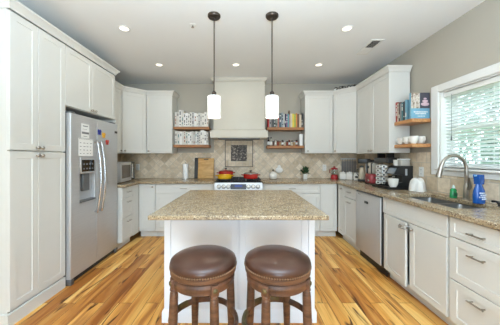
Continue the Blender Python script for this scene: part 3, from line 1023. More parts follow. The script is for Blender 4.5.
ZA0, ZA1, ZB0, ZB1 = 1.795, 1.842, 1.478, 1.525
SFY = 4.13
shelf('orange-brown floating shelf, upper one holding white books beside the hood', -1.243, -0.615, SFY, YB - 0.001, ZA0, ZA1, SHELFWOOD)
shelf('orange-brown floating shelf, lower one holding white books above the paper towel', -1.243, -0.615, SFY, YB - 0.001, ZB0, ZB1, SHELFWOOD)
shelf('orange-brown floating shelf, upper one holding colourful cookbooks beside the hood', 0.405, 1.055, SFY, YB - 0.001, ZA0 - 0.01, ZA1 - 0.01, SHELFWOOD)
shelf('orange-brown floating shelf, lower one holding spice jars and bottles', 0.405, 1.055, SFY, YB - 0.001, ZB0 - 0.015, ZB1 - 0.015, SHELFWOOD)
WSX = 1.894
shelf('honey wood shelf on the window wall, upper one holding cookbooks', WSX, XR - 0.001, 2.65, 2.962, 1.70, 1.742, HONEY)
shelf('honey wood shelf on the window wall, lower one holding white cups', WSX, XR - 0.001, 2.65, 2.962, 1.418, 1.458, HONEY)

ORD = ['first', 'second', 'third', 'fourth', 'fifth', 'sixth', 'seventh', 'eighth', 'ninth', 'tenth', 'eleventh', 'twelfth', 'thirteenth', 'fourteenth', 'fifteenth', 'sixteenth', 'seventeenth', 'eighteenth', 'nineteenth', 'twentieth']


def book_mesh(w, h, d, cols, seed, lean=0.0, dens=0.75):
    """spine faces -y; cover boards and a rounded spine round a page block, print on the spine"""
    rnd = random.Random(seed)
    b = MB()
    c = min(0.003, w * 0.15)
    M = Matrix.Rotation(lean, 4, 'Y')
    b.box(0, c, 0.004, d, 0, h, M=M)
    b.box(w - c, w, 0.004, d, 0, h, M=M)
    b.box(0, w, 0.0, 0.005, 0, h, M=M)
    b.box(c, w - c, 0.005, d - 0.004, 0.004, h - 0.004, M=M, mi=1)
    z = h * rnd.uniform(0.1, 0.2)
    while z < h * 0.85:
        dz = h * rnd.uniform(0.05, 0.22)
        if rnd.random() < dens:
            b.box(w * 0.28, w * 0.72, -0.0012, 0.001, z, min(z + dz, h * 0.93), M=M, mi=2)
        z += dz + h * rnd.uniform(0.05, 0.12)
    return b, cols


def cover(name, rgb):
    return mat('cover_' + name, C(*rgb), 0.6, vary=0.08, scale=14)


PAGES = mat('book_pages', C(228, 220, 204), 0.9, vary=0.05, scale=60)
WB = [cover('white', (226, 223, 216)), cover('offwhite', (212, 208, 200)), cover('chalk', (234, 232, 228)), cover('pale_grey', (198, 197, 194))]
INK = [cover('ink_black', (52, 52, 54)), cover('ink_grey', (122, 120, 118)), cover('ink_teal', (84, 128, 132)), cover('ink_rust', (150, 92, 66))]


def white_row(x0, x1, z, n, where, seed, group):
    rnd = random.Random(seed)
    ws = [rnd.uniform(0.75, 1.3) for _ in range(n)]
    k = (x1 - x0 - 0.002 * n) / sum(ws)
    x = x0
    for i in range(n):
        w = ws[i] * k
        h = rnd.uniform(0.215, 0.262) if i not in (2, 3) or z < 1.6 else 0.296
        b, _ = book_mesh(w, h, rnd.uniform(0.17, 0.2), None, seed * 50 + i)
        ink = rnd.choice([INK[0], INK[1], INK[1], INK[0], INK[2], INK[3]])
        o = b.build('book', [rnd.choice(WB), PAGES, ink])
        tag(o, 'white-spined book, %s from the range hood on the %s' % (ORD[n - 1 - i], where), 'book', group, (x, SFY + rnd.uniform(0.012, 0.03), z))
        x += w + 0.002


white_row(-1.225, -0.63, ZA1, 16, 'upper shelf of white books', 11, 'white books on the upper shelf')
white_row(-1.225, -0.63, ZB1, 17, 'lower shelf of white books', 23, 'white books on the lower shelf')

cook = [  # colour words, cover, print, width, height
    ('thin red', (176, 44, 40), 1, 0.022, 0.29), ('grey and white', (150, 150, 148), 0, 0.032, 0.19), ('dark grey', (84, 86, 86), 1, 0.034, 0.2), ('charcoal', (58, 62, 62), 1, 0.03, 0.185), ('pale grey-green', (134, 142, 132), 0, 0.028, 0.2),
    ('red-striped white', (196, 120, 108), 3, 0.02, 0.215), ('slate blue', (84, 98, 108), 1, 0.036, 0.248), ('pale grey', (150, 162, 168), 0, 0.03, 0.262), ('white', (216, 214, 206), 0, 0.018, 0.235), ('dark navy', (44, 50, 72), 1, 0.02, 0.24),
    ('purple', (126, 96, 130), 1, 0.022, 0.228), ('bright teal', (96, 168, 172), 1, 0.02, 0.24), ('dusty pink', (188, 150, 146), 0, 0.02, 0.225), ('beige', (204, 196, 170), 0, 0.026, 0.245), ('yellow', (218, 196, 72), 0, 0.03, 0.242),
    ('lime green', (150, 168, 84), 0, 0.022, 0.235), ('orange', (204, 128, 64), 0, 0.02, 0.25), ('brown', (112, 82, 62), 1, 0.03, 0.238), ('cream', (206, 192, 170), 0, 0.03, 0.225), ('near-black', (46, 44, 44), 1, 0.024, 0.25)]
tot = sum(c[3] for c in cook) + 0.0015 * len(cook)
kx = 0.622 / tot
x = 0.42
for i, (nm, rgb, inkk, w, h) in enumerate(cook):
    b, _ = book_mesh(w * kx, h, 0.19, None, 900 + i, dens=0.3)
    o = b.build('book', [cover('cook_' + nm.replace(' ', '_'), rgb), PAGES, WB[0] if inkk == 1 else INK[inkk]])
    tag(o, '%s cookbook on the upper shelf over the spice jars' % nm, 'book', 'cookbooks over the spice jars', (x, SFY + 0.015 + 0.006 * (i % 3), ZA1 - 0.01))
    x += (w + 0.0015) * kx
o = MB().lathe([(0.014, 0), (0.02, 0.004), (0.012, 0.018), (0.018, 0.035), (0.02, 0.05), (0.01, 0.06), (0, 0.066)], 0, 0, 0, 16).ball((0, -0.002, 0.064), 0.011).build('figurine', mat('brown_figurine', C(124, 96, 72), 0.5, vary=0.2, scale=40))
tag(o, 'small brown figurine standing on top of the cookbooks', 'figurine', None, (0.81, SFY + 0.09, ZA1 - 0.01 + 0.241))

# spice shelf
zs = ZB1 - 0.015
DARKJ = mat('dark_spice', C(88, 56, 42), 0.5, vary=0.25, scale=30)
REDJ = mat('paprika_spice', C(146, 64, 40), 0.5, vary=0.25, scale=30)
TANJ = mat('tan_spice', C(176, 146, 104), 0.5, vary=0.2, scale=30)
PALEJ = mat('pale_spice', C(204, 194, 174), 0.5, vary=0.15, scale=30)
spice = [('brown', DARKJ), ('pale', PALEJ), ('red', REDJ), ('tan', TANJ), ('brown', DARKJ), ('pale', PALEJ), ('red', REDJ), ('brown', DARKJ), ('pale', PALEJ), ('tan', TANJ), ('red', REDJ)]
for i, (nm, m) in enumerate(spice):
    x = 0.52 + i * 0.0415
    h = 0.078 + 0.01 * ((i * 5) % 3)
    j = MB().lathe([(0.017, 0), (0.0185, 0.004), (0.0185, h * 0.72), (0.013, h * 0.82)], 0, 0, 0, 16).build('spice_jar', m)
    tag(j, 'small spice jar with %s contents, %s from the tall white box on the lower shelf' % (nm, ORD[len(spice) - 1 - i]), 'spice jar', 'spice jars on the lower shelf', (x, SFY + 0.05 + 0.02 * (i % 2), zs))
    MB().lathe([(0.0175, h * 0.8), (0.0175, h), (0.015, h + 0.003), (0, h + 0.003)], 0, 0, 0, 16).build('lid', [BLACK, CHROME, BLACK, mat('dark_red_lid', C(110, 38, 34), 0.4)][i % 4], j)
    if i % 3 == 1:
        MB().lathe([(0.0189, h * 0.2), (0.0189, h * 0.6)], 0, 0, 0, 16, cap=(False, False)).build('paper_label', PAPER, j)
for nm, x, h, r, m, cap in (('dark vinegar bottle with a red neck and black cap', 0.437, 0.15, 0.021, mat('dark_vinegar', C(52, 26, 24), 0.15), BLACK), ('clear glass oil bottle with a broad black cap', 0.482, 0.15, 0.023, mat('pale_oil_glass', C(176, 172, 160), 0.12), BLACK)):
    t = thing('bottle', nm + ' on the spice shelf', 'bottle', (x, SFY + 0.05, zs))
    MB().lathe([(r * 0.94, 0), (r, 0.005), (r, h * 0.55), (r * 0.85, h * 0.64), (r * 0.42, h * 0.76), (r * 0.4, h * 0.86)], 0, 0, 0, 18).build('body', m, t)
    MB().lathe([(r * 0.55, h * 0.85), (r * 0.55, h), (0, h + 0.001)], 0, 0, 0, 16).build('cap', cap, t)
    MB().lathe([(r * 1.015, h * 0.12), (r * 1.015, h * 0.48)], 0, 0, 0, 18, cap=(False, False)).build('label_sticker', PAPER, t)
tag(MB().box(0, 0.055, 0, 0.09, 0, 0.205, 0.002).build('box', PAPER), 'tall plain white box at the cabinet end of the spice shelf', 'box', None, (0.985, SFY + 0.03, zs))

# window-wall shelf: spines toward the room, one large cookbook with its cover toward the camera
wb = [('red', (168, 66, 58), 1, 0.030, 0.245), ('cream', (216, 206, 186), 0, 0.020, 0.225), ('dark brown', (92, 70, 60), 1, 0.026, 0.235), ('grey', (140, 142, 142), 0, 0.026, 0.215), ('teal', (70, 122, 130), 1, 0.028, 0.22), ('black', (52, 54, 58), 1, 0.03, 0.225), ('sky blue', (118, 164, 182), 1, 0.03, 0.235)]
y = 2.952
for i, (nm, rgb, inkk, w, h) in enumerate(wb):
    b, _ = book_mesh(w, h, 0.17, None, 700 + i, dens=0.35)
    o = b.build('book', [cover('wall_' + nm.replace(' ', '_'), rgb), PAGES, WB[0] if inkk else INK[1]])
    tag(o, '%s book standing on the window-wall shelf beside the large photo cookbook' % nm, 'book', 'books on the window-wall shelf', (WSX + 0.012, y, 1.742), -PI / 2)
    y -= w + 0.0015
bk = thing('cookbook', 'large cookbook with photo cover and pale blue title band facing the room, window-wall shelf', 'book', (WSX + 0.006, 2.672, 1.742))
BWd, BHt = 0.212, 0.295
MB().box(0, BWd, 0.0, 0.003, 0, BHt).box(0, BWd, 0.025, 0.028, 0, BHt).box(0, 0.003, 0.003, 0.025, 0, BHt).build('cover', cover('blue_cookbook', (120, 172, 196)), bk)
MB().box(0.003, BWd - 0.004, 0.003, 0.025, 0.004, BHt - 0.004).build('page_block', PAGES, bk)
pm, nt, p, tc = base_mat('cover_photo_food')
v1 = noise(nt, tc.outputs['Object'], 26, 3, 0.6)
r1 = ramp(nt, [(0.3, C(92, 74, 66)), (0.45, C(176, 158, 140)), (0.55, C(222, 214, 202)), (0.7, C(150, 96, 84))])
nt.links.new(v1, r1.inputs['Fac'])
nt.links.new(r1.outputs['Color'], p.inputs['Base Color'])
MB().box(0.0, 0.098, -0.0012, 0.0006, 0.118, BHt).build('food_photo', pm, bk)
MB().box(0.1, BWd, -0.0012, 0.0006, 0.118, BHt).build('dark_photo', cover('dark_photo', (74, 74, 84)), bk)
q = MB()
Mq = Matrix.Rotation(PI / 2, 4, 'X')
for r0, z, sx in ((0.042, 0.165, 1.15), (0.03, 0.2, 1.1), (0.018, 0.228, 1.0)):
    q.lathe([(r0, 0.0014), (r0, 0.0022), (0, 0.0023)], 0.158, 0, z, 22, Mq, sx=sx, sy=0.5)
q.build('cake_photo', cover('cake_pink', (206, 178, 186)), bk)
q = MB()
for z, xs_ in ((0.07, (0.03, 0.19)), (0.05, (0.05, 0.17)), (0.025, (0.075, 0.145))):
    a = xs_[0]
    rnd = random.Random(int(z * 1000))
    while a < xs_[1]:
        w_ = rnd.uniform(0.006, 0.016)
        q.box(a, a + w_, -0.0012, 0.0004, z, z + (0.013 if z > 0.04 else 0.007))
        a += w_ + 0.005
q.build('title_lettering', WB[2], bk)

# cups on the lower window-wall shelf
cp = thing('cup', 'x', 'cup', (0, 0, 0), 0, 'white cups on the window-wall shelf')
MB().lathe([(0.026, 0), (0.028, 0.005), (0.04, 0.024), (0.047, 0.06), (0.049, 0.086), (0.046, 0.086), (0.044, 0.06), (0.036, 0.026), (0.0, 0.009)], 0, 0, 0, 24).build('bowl', CERAMIC, cp)
MB().tube([(0.044, 0, 0.07), (0.062, 0, 0.07), (0.07, 0, 0.052), (0.062, 0, 0.034), (0.042, 0, 0.028)], 0.005, 8).build('handle', CERAMIC, cp)
spots = [(1.947, 2.905, PI, 'white cup on the lower window-wall shelf, nearest the upper cabinet'), (1.947, 2.80, PI, 'white cup on the lower window-wall shelf, second from the cabinet in the front row'),
         (1.947, 2.70, PI, 'white cup on the lower window-wall shelf, in front at the shelf end'), (2.062, 2.895, -PI / 2, 'white cup on the lower window-wall shelf, back row toward the cabinet'), (2.062, 2.745, -PI / 2, 'white cup on the lower window-wall shelf, back corner beside the window trim')]
for i, (x, y, rz, lab) in enumerate(spots):
    if i == 0:
        cp.location, cp.rotation_euler, cp['label'] = (x, y, 1.458), (0, 0, rz), lab
    else:
        dup(cp, lab, (x, y, 1.458), rz)

# ------------------------------------------------------------------ microwave (x runs away from the camera, turned a little)
WT = 0.914
mw = thing('microwave', 'stainless countertop microwave with black door glass in the fridge corner', 'microwave', (-1.83, 3.465, WT), PI / 2 + 0.12)
mw.scale = (1.1, 1, 1)
MB().box(0, 0.545, 0.012, 0.36, 0.012, 0.315, 0.005).build('casing', STEEL, mw)
dr = MB().box(0, 0.40, -0.012, 0.011, 0.015, 0.312, 0.004).build('door', STEEL, mw)
MB().box(0.04, 0.35, -0.0145, -0.011, 0.07, 0.27, 0.001).build('door_window', mat('microwave_glass', C(92, 80, 68), 0.1), dr)
hh = MB().tube([(0.385, -0.035, 0.05), (0.385, -0.035, 0.28)], 0.008, 8)
for z in (0.07, 0.26):
    hh.tube([(0.385, -0.01, z), (0.385, -0.035, z)], 0.006, 8)
hh.build('handle', CHROME, dr)
cpn = MB().box(0.403, 0.545, -0.012, 0.011, 0.015, 0.312, 0.004).build('control_panel', BGLASS, mw)
MB().box(0.42, 0.528, -0.014, -0.011, 0.25, 0.285).build('display', mat('dim_green_display', C(40, 62, 58), 0.2), cpn)
q = MB()
for i in range(3):
    for jj in range(5):
        q.box(0.42 + i * 0.038, 0.45 + i * 0.038, -0.0135, -0.0115, 0.04 + jj * 0.038, 0.066 + jj * 0.038)
q.build('button', GREY, cpn)
for x in (0.05, 0.49):
    for y in (0.06, 0.3):
        MB().lathe([(0.014, 0), (0.016, 0.014)], x, y, 0, 10).build('foot', BLACK, mw)

# paper towel, boards
pt = thing('paper_towel_roll', 'white paper towel roll standing on the worktop under the white book shelves', 'paper towel', (-1.055, 4.24, WT))
MB().lathe([(0.07, 0), (0.07, 0.008), (0, 0.009)], 0, 0, 0, 24).build('stand', CHROME, pt)
MB().lathe([(0.018, 0.009), (0.05, 0.009), (0.051, 0.012), (0.051, 0.268), (0.05, 0.271), (0.018, 0.271)], 0, 0, 0, 28).build('roll', PAPER, pt)
MB().lathe([(0.006, 0.009), (0.006, 0.285), (0.011, 0.292), (0, 0.302)], 0, 0, 0, 12).build('post', CHROME, pt)
BOARD = wood_material('honey_board_wood', C(186, 138, 74), C(222, 180, 116), 0.5, (4, 30, 14))


def board(label, x, y, w, h, th, m, lean, slot=False):
    t = thing('cutting_board', label, 'cutting board', (x, y, WT))
    M = Matrix.Rotation(-lean, 4, 'X')
    MB().box(0, w, -th, 0, 0.0, h, 0.006, 2, M=M).build('board', m, t)
    if slot:
        MB().box(w * 0.36, w * 0.64, -th - 0.001, -th + 0.003, h - 0.032, h - 0.016, 0.001, M=M).build('grip_slot', BLACK, t)
    return t


board('dark grey cutting board standing behind the wooden one', -0.915, 4.325, 0.30, 0.385, 0.015, mat('slate_board', C(72, 72, 72), 0.6), 0.14)
board('light wooden cutting board with grip slot, leaning upright beside the range', -0.84, 4.285, 0.29, 0.375, 0.022, BOARD, 0.14, True)

# pots
YEL = mat('yellow_enamel', C(232, 178, 24), 0.2, coat=0.5, vary=0.03)
REDE = mat('red_enamel', C(186, 36, 30), 0.2, coat=0.5, vary=0.05)
CT = 0.944


def pot(name, label, x, y, r, h, m, lid, rz=0.0, z=CT):
    t = thing(name, label, 'pot', (x, y, z), rz)
    MB().lathe([(r * 0.86, 0), (r * 0.97, h * 0.12), (r, h * 0.5), (r, h), (r + 0.004, h + 0.003), (r - 0.006, h + 0.002), (r - 0.008, h * 0.5), (r * 0.85, 0.008), (0, 0.006)], 0, 0, 0, 32).build('body', m, t)
    for s in (-1, 1):
        MB().tube([(s * (r - 0.004), -0.035, h * 0.78), (s * (r + 0.026), -0.03, h * 0.82), (s * (r + 0.034), 0, h * 0.83), (s * (r + 0.026), 0.03, h * 0.82), (s * (r - 0.004), 0.035, h * 0.78)], 0.0075, 8).build('handle', m, t)
    if lid:
        l_ = MB().lathe([(r + 0.002, h + 0.002), (r + 0.002, h + 0.008), (r * 0.9, h + 0.018), (r * 0.5, h + 0.03), (0.014, h + 0.034), (0, h + 0.034)], 0, 0, 0, 32).build('lid', lid, t)
        MB().lathe([(0.009, h + 0.033), (0.009, h + 0.044), (0.022, h + 0.05), (0.022, h + 0.06), (0.01, h + 0.066), (0, h + 0.066)], 0, 0, 0, 16).build('lid_knob', BLACK, l_)
    return t


pot('braiser_pot', 'low yellow enamel pot on the front burner of the range', -0.322, 3.93, 0.118, 0.068, YEL, None)
pot('casserole_pot', 'red lidded casserole on the back burner behind the yellow pot', -0.322, 4.19, 0.128, 0.105, REDE, mat('dark_red_lid_enamel', C(150, 40, 34), 0.25, coat=0.4), 0.2)
pot('casserole_pot', 'red enamel casserole with pale lid and black knob on the window side of the range', 0.115, 4.0, 0.125, 0.075, REDE, mat('pale_steel_lid', C(190, 180, 172), 0.25, 0.6))

# back worktop, window side of the range
jr = thing('sugar_jar', 'round white ceramic jar with a dark knob beside the range', 'jar', (0.52, 4.2, WT))
MB().lathe([(0.045, 0), (0.06, 0.01), (0.074, 0.05), (0.068, 0.09), (0.045, 0.112), (0.042, 0.116)], 0, 0, 0, 28).build('body', CERAMIC, jr)
ld = MB().lathe([(0.046, 0.115), (0.046, 0.12), (0.025, 0.134), (0, 0.137)], 0, 0, 0, 24).build('lid', CERAMIC, jr)
MB().lathe([(0.006, 0.135), (0.012, 0.15), (0.014, 0.165), (0.007, 0.176), (0, 0.178)], 0, 0, 0, 12).build('knob', BLACK, ld)
pq = thing('ceramic_plaque', 'white rounded ceramic plaque on the backsplash behind the round white jar', 'plaque', (0.655, YB - 0.013, 1.0))
m = MB()
m.ball((0, -0.012, 0.065), 0.065, (1.05, 0.19, 0.85), 20, 12)
m.ball((0, -0.012, 0.125), 0.032, (1.0, 0.3, 1.0), 16, 10)
m.build('body', CERAMIC, pq)
MB().lathe([(0.008, 0), (0.01, 0.01), (0, 0.014)], 0, -0.012, 0.153, 10).build('loop', CERAMIC, pq)
pl = thing('potted_plant', 'small dark green plant in a square white pot on the back worktop', 'plant', (1.095, 4.22, WT))
MB().lathe([(0.042, 0), (0.05, 0.088), (0.044, 0.088), (0.038, 0.02), (0, 0.018)], 0, 0, 0, 4, M=Matrix.Rotation(PI / 4, 4, 'Z')).build('pot', CERAMIC, pl)
MB().lathe([(0.04, 0.07), (0.0, 0.076)], 0, 0, 0, 4, M=Matrix.Rotation(PI / 4, 4, 'Z')).build('soil', mat('soil', C(60, 46, 36), 0.95), pl)
GREEN = mat('dark_green_leaf', C(58, 88, 56), 0.5, vary=0.3, scale=20)
rnd = random.Random(2)
lf = MB()
for k in range(46):
    a = rnd.uniform(0, 2 * PI)
    e = rnd.uniform(0.15, 1.35)
    L_ = rnd.uniform(0.05, 0.13)
    b0 = Vector((rnd.uniform(-0.02, 0.02), rnd.uniform(-0.02, 0.02), 0.074 + rnd.uniform(0, 0.07)))
    d = Vector((math.cos(a) * math.cos(e), math.sin(a) * math.cos(e), math.sin(e)))
    s = d.cross(Vector((0, 0, 1))).normalized() * rnd.uniform(0.016, 0.024)
    n = s.cross(d).normalized() * 0.006
    tip = b0 + d * L_
    st = b0 + d * L_ * 0.3
    lf.tube([b0, st], 0.0018, 5)
    vs_ = [lf.bm.verts.new(q) for q in (st, (st * 0.45 + tip * 0.55) + s + n, tip, (st * 0.45 + tip * 0.55) - s + n)]
    mid_ = lf.bm.verts.new(st * 0.45 + tip * 0.55 - n)
    for i in range(4):
        lf.bm.faces.new([vs_[i], vs_[(i + 1) % 4], mid_])
lf.build('foliage', GREEN, pl)

REDP = mat('red_plastic', C(172, 36, 38), 0.3, vary=0.06)
ch = thing('food_chopper', 'red food chopper with a clear jar in the window-side corner of the back worktop', 'food chopper', (1.615, 4.2, WT), 2.4)
MB().lathe([(0.06, 0), (0.064, 0.01), (0.058, 0.065), (0.046, 0.082)], 0, 0, 0, 24).build('motor_base', REDP, ch)
MB().lathe([(0.046, 0.082), (0.05, 0.09), (0.056, 0.17), (0.056, 0.176), (0.052, 0.176), (0.046, 0.095), (0, 0.09)], 0, 0, 0, 24).build('jar', JARGLASS, ch)
ld = MB().lathe([(0.058, 0.174), (0.059, 0.192), (0.035, 0.205), (0.012, 0.208)], 0, 0, 0, 24).build('lid', REDP, ch)
MB().lathe([(0.011, 0.206), (0.016, 0.222), (0.01, 0.23), (0, 0.231)], 0, 0, 0, 12).build('knob', REDP, ld)
MB().tube([(0.054, 0, 0.165), (0.085, 0, 0.16), (0.09, 0, 0.12), (0.053, 0, 0.1)], 0.006, 8).build('handle', REDP, ch)

# utensil rail on the back wall in the corner
rl = thing('utensil_rail', 'white wall rail with hanging grey utensils in the window-side corner of the backsplash', 'utensil rail', (1.80, YB - 0.012, 1.26))
MB().box(0, 0.29, -0.024, 0, 0.0, 0.028, 0.003).build('rail', TRIM, rl)
UT = mat('grey_utensil', C(148, 144, 140), 0.4, 0.5)
for i in range(6):
    x = 0.03 + i * 0.046
    kind = 0
    m = MB().tube([(x, -0.028, 0.012), (x, -0.031, -0.02), (x, -0.029, -0.15)], [0.003, 0.0045, 0.004], 8)
    if kind == 0:
        m.box(x - 0.020, x + 0.020, -0.032, -0.028, -0.235, -0.03, 0.001)
    elif kind == 1:
        m.ball((x, -0.026, -0.18), 0.02, (1, 0.35, 1.5), 12, 8)
    else:
        m.lathe([(0.006, 0), (0.019, 0.03), (0.017, 0.06), (0.005, 0.09)], x, -0.029, -0.238, 12)
    m.build('utensil', UT, rl)

# white canister row, the last one with a dark badge
for i, (x, y, lab) in enumerate(((1.755, 4.16, 'white rectangular canister with a domed lid, nearest the red chopper'), (1.845, 4.10, 'white rectangular canister, middle of the row in front of the utensil rail'), (1.94, 4.03, 'white rectangular canister with a dark oval badge beside the coffee maker'))):
    t = thing('canister', lab, 'canister', (x, y, WT), -0.6, 'white canisters in the corner')
    MB().box(-0.053, 0.053, -0.05, 0.05, 0, 0.105, 0.016, 3).build('body', CERAMIC, t)
    ld = MB().box(-0.048, 0.048, -0.048, 0.048, 0.106, 0.128, 0.01, 3).build('lid', CERAMIC, t)
    MB().ball((0, 0, 0.134), 0.012, (1, 1, 0.8), 12, 8).build('lid_knob', CERAMIC, ld)
    if i == 2:
        MB().lathe([(0.022, 0.0505), (0.022, 0.0525), (0, 0.0526)], 0, 0, 0.055, 20, RX, sx=1.3, sy=0.8).build('badge', BLACK, t)

# coffee maker with cream carafe
cm = thing('coffee_maker', 'black drip coffee maker with a steel column and cream carafe beside the white canisters', 'coffee maker', (1.945, 3.80, WT), -2.0)
cm.scale = (0.75, 0.72, 0.95)
MB().box(-0.085, 0.085, -0.13, 0.12, 0, 0.035, 0.008, 2).build('base', BLACK, cm)
MB().box(-0.08, 0.08, 0.03, 0.12, 0.035, 0.31, 0.008, 2).build('water_tank', BLACK, cm)
MB().box(-0.087, 0.087, -0.13, 0.122, 0.305, 0.385, 0.014, 2).build('brew_head', BLACK, cm)
MB().box(0.05, 0.0815, 0.024, 0.034, 0.04, 0.30, 0.002).build('steel_strip', STEEL, cm)
cf = MB().lathe([(0.05, 0.036), (0.062, 0.05), (0.064, 0.14), (0.05, 0.2), (0.036, 0.225), (0.04, 0.24)], 0, -0.05, 0, 24).build('carafe', mat('cream_carafe', C(204, 190, 166), 0.3), cm)
MB().lathe([(0.041, 0.239), (0.041, 0.258), (0.02, 0.268), (0, 0.269)], 0, -0.05, 0, 20).build('carafe_lid', BLACK, cf)
MB().tube([(0, -0.1, 0.21), (0, -0.145, 0.205), (0, -0.15, 0.13), (0, -0.11, 0.09)], 0.009, 8).build('carafe_handle', BLACK, cf)
gr = thing('coffee_grinder', 'cream and black coffee grinder with a dark badge beside the drip coffee maker', 'coffee grinder', (1.99, 3.615, WT))
MB().lathe([(0.07, 0), (0.07, 0.02), (0.06, 0.05), (0.055, 0.12)], 0, 0, 0, 24).build('base', BLACK, gr)
MB().lathe([(0.055, 0.12), (0.072, 0.15), (0.076, 0.29), (0.07, 0.31)], 0, 0, 0, 24).build('hopper', mat('cream_hopper', C(216, 208, 192), 0.3), gr)
MB().lathe([(0.076, 0.308), (0.076, 0.34), (0.06, 0.352), (0, 0.353)], 0, 0, 0, 24).build('lid', BLACK, gr)
MB().box(-0.079, -0.0735, -0.02, 0.02, 0.22, 0.26, 0.003).build('badge', BLACK, gr)
MB().tube([(-0.045, -0.05, 0.3), (-0.075, -0.08, 0.29), (-0.075, -0.08, 0.17), (-0.045, -0.045, 0.13)], 0.008, 8).build('handle', BLACK, gr)

# red toaster
ts = thing('toaster', 'red two-slot toaster in front of the coffee grinder', 'toaster', (1.86, 3.42, WT), -PI / 2 - 0.1)
RT = mat('deep_red_enamel', C(150, 52, 56), 0.3, vary=0.06, coat=0.2)
MB().box(-0.105, 0.105, -0.065, 0.065, 0.012, 0.15, 0.03, 4).build('body', RT, ts)
MB().box(-0.10, 0.10, -0.06, 0.06, 0.0, 0.014).build('base', BLACK, ts)
for y in (-0.028, 0.028):
    MB().box(-0.075, 0.075, y - 0.012, y + 0.012, 0.145, 0.1512).build('slot', BLACK, ts)
MB().box(-0.006, 0.006, -0.073, -0.063, 0.03, 0.125, 0.002).build('centre_band', mat('dark_red_band', C(96, 34, 36), 0.4), ts)
MB().box(0.103, 0.122, -0.014, 0.014, 0.095, 0.11, 0.003).build('lever', BLACK, ts)
MB().lathe([(0.016, 0), (0.014, 0.014), (0, 0.015)], 0.055, -0.064, 0.055, 16, RX).build('dial', CHROME, ts)

# coffee pod carousel
pc = thing('coffee_pod_rack', 'wire rack of white coffee pods with dark centres beside the red toaster', 'coffee pod rack', (1.90, 3.235, WT), 0)
MB().lathe([(0.075, 0), (0.075, 0.008), (0, 0.01)], 0, 0, 0, 24).build('base', CHROME, pc)
MB().tube([(0, 0, 0.008), (0, 0, 0.29)], 0.006, 8).ball((0, 0, 0.292), 0.01).build('post', CHROME, pc)
for tier in range(5):
    for k in range(6):
        a = 2 * PI * k / 6 + 0.3
        z = 0.045 + tier * 0.054
        M = Matrix.Rotation(a, 4, 'Z') @ Matrix.Translation((0.03, 0, z)) @ Matrix.Rotation(PI / 2, 4, 'Y')
        pd = MB().lathe([(0.018, 0), (0.022, 0.036), (0.0245, 0.038), (0.0245, 0.041), (0, 0.0412)], 0, 0, 0, 14, M).build('coffee_pod', CERAMIC, pc)
        MB().lathe([(0.013, 0.0412), (0.013, 0.0422), (0, 0.0423)], 0, 0, 0, 12, M).build('pod_print', BLACK, pd)

# dark bar mounted under the upper cabinet
rd = thing('under_cabinet_radio', 'dark grey slim radio hanging under the upper cabinet above the pod rack', 'radio', (1.90, 3.44, 1.2))
MB().box(0, 0.16, -0.30, 0, 0.03, 0.095, 0.01, 2).build('body', mat('dark_grey_plastic', C(86, 84, 82), 0.45), rd)
MB().box(-0.004, 0.161, -0.335, -0.296, 0.024, 0.1, 0.01, 2).build('end_cap', BLACK, rd)
for y in (-0.25, -0.05):
    MB().box(0.03, 0.13, y - 0.015, y + 0.015, 0.094, 0.16).build('bracket', BLACK, rd)

# espresso machine on the worktop before the window-wall shelf
es = thing('espresso_machine', 'black espresso machine with sloping glossy front below the white cup shelf', 'espresso machine', (1.88, 3.13, WT + 0.0125), -PI / 2)
prof = [(0.0, 0.0), (0.0, 0.045), (0.10, 0.06), (0.10, 0.15), (-0.005, 0.165), (0.055, 0.255), (0.08, 0.268), (0.225, 0.268), (0.235, 0.25), (0.235, 0.0)]
EM = Matrix(((0, 0, 1, 0), (1, 0, 0, 0), (0, 1, 0, 0), (0, 0, 0, 1)))
MB().prism(prof, 0.0, 0.20, EM).build('body', mat('satin_black', C(34, 35, 37), 0.3), es)
MB().box(0.025, 0.175, -0.002, 0.002, 0.005, 0.085, M=Matrix.Translation((0, -0.004, 0.166)) @ Matrix.Rotation(-0.588, 4, 'X')).build('glossy_panel', mat('silver_blue_panel', C(150, 160, 168), 0.12, 0.5), es)
MB().box(0.012, 0.188, 0.004, 0.098, 0.046, 0.056).build('drip_grate', CHROME, es)
MB().lathe([(0.026, 0), (0.028, 0.02), (0.02, 0.03)], 0.10, 0.05, 0.12, 16).build('group_head', CHROME, es)
MB().tube([(0.10, 0.03, 0.128), (0.10, 0.01, 0.126), (0.10, -0.015, 0.124)], [0.009, 0.011, 0.012], 10).build('portafilter_handle', BLACK, es)
MB().box(0.199, 0.204, 0.13, 0.155, 0.15, 0.23, 0.001).build('level_gauge', mat('pale_gauge', C(176, 182, 186), 0.3), es)
tr = thing('drip_mat', 'black shallow tray under the espresso machine and white bowl', 'tray', (1.80, 3.17, WT), -PI / 2)
tb = MB().cells([0, 0.012, 0.358, 0.37], [-0.08, -0.068, 0.268, 0.28], lambda i, j: True, 0.0, 0.012)
tb.build('base', BLACK, tr)
q = MB()
for x0, x1, y0, y1 in ((0, 0.37, -0.08, -0.068), (0, 0.37, 0.268, 0.28), (0, 0.012, -0.068, 0.268), (0.358, 0.37, -0.068, 0.268)):
    q.box(x0, x1, y0, y1, 0.012, 0.03, 0.003)
q.build('rim', BLACK, tr)
wbw = thing('bowl', 'white bowl standing on the black tray at the front of the espresso machine', 'bowl', (1.82, 2.868, WT + 0.0125))
MB().lathe([(0.028, 0), (0.03, 0.006), (0.052, 0.05), (0.06, 0.115), (0.057, 0.115), (0.046, 0.05), (0, 0.012)], 0, 0, 0, 28).build('body', CERAMIC, wbw)
wc = tag(MB().lathe([(0.036, 0), (0.04, 0.01), (0.043, 0.075), (0.04, 0.075), (0.037, 0.012), (0, 0.01)], 0, 0, 0, 24).build('cup', CERAMIC), 'white straight-sided cup on top of the espresso machine toward the cabinet', 'cup', None, (2.0, 3.075, WT + 0.0125 + 0.268))
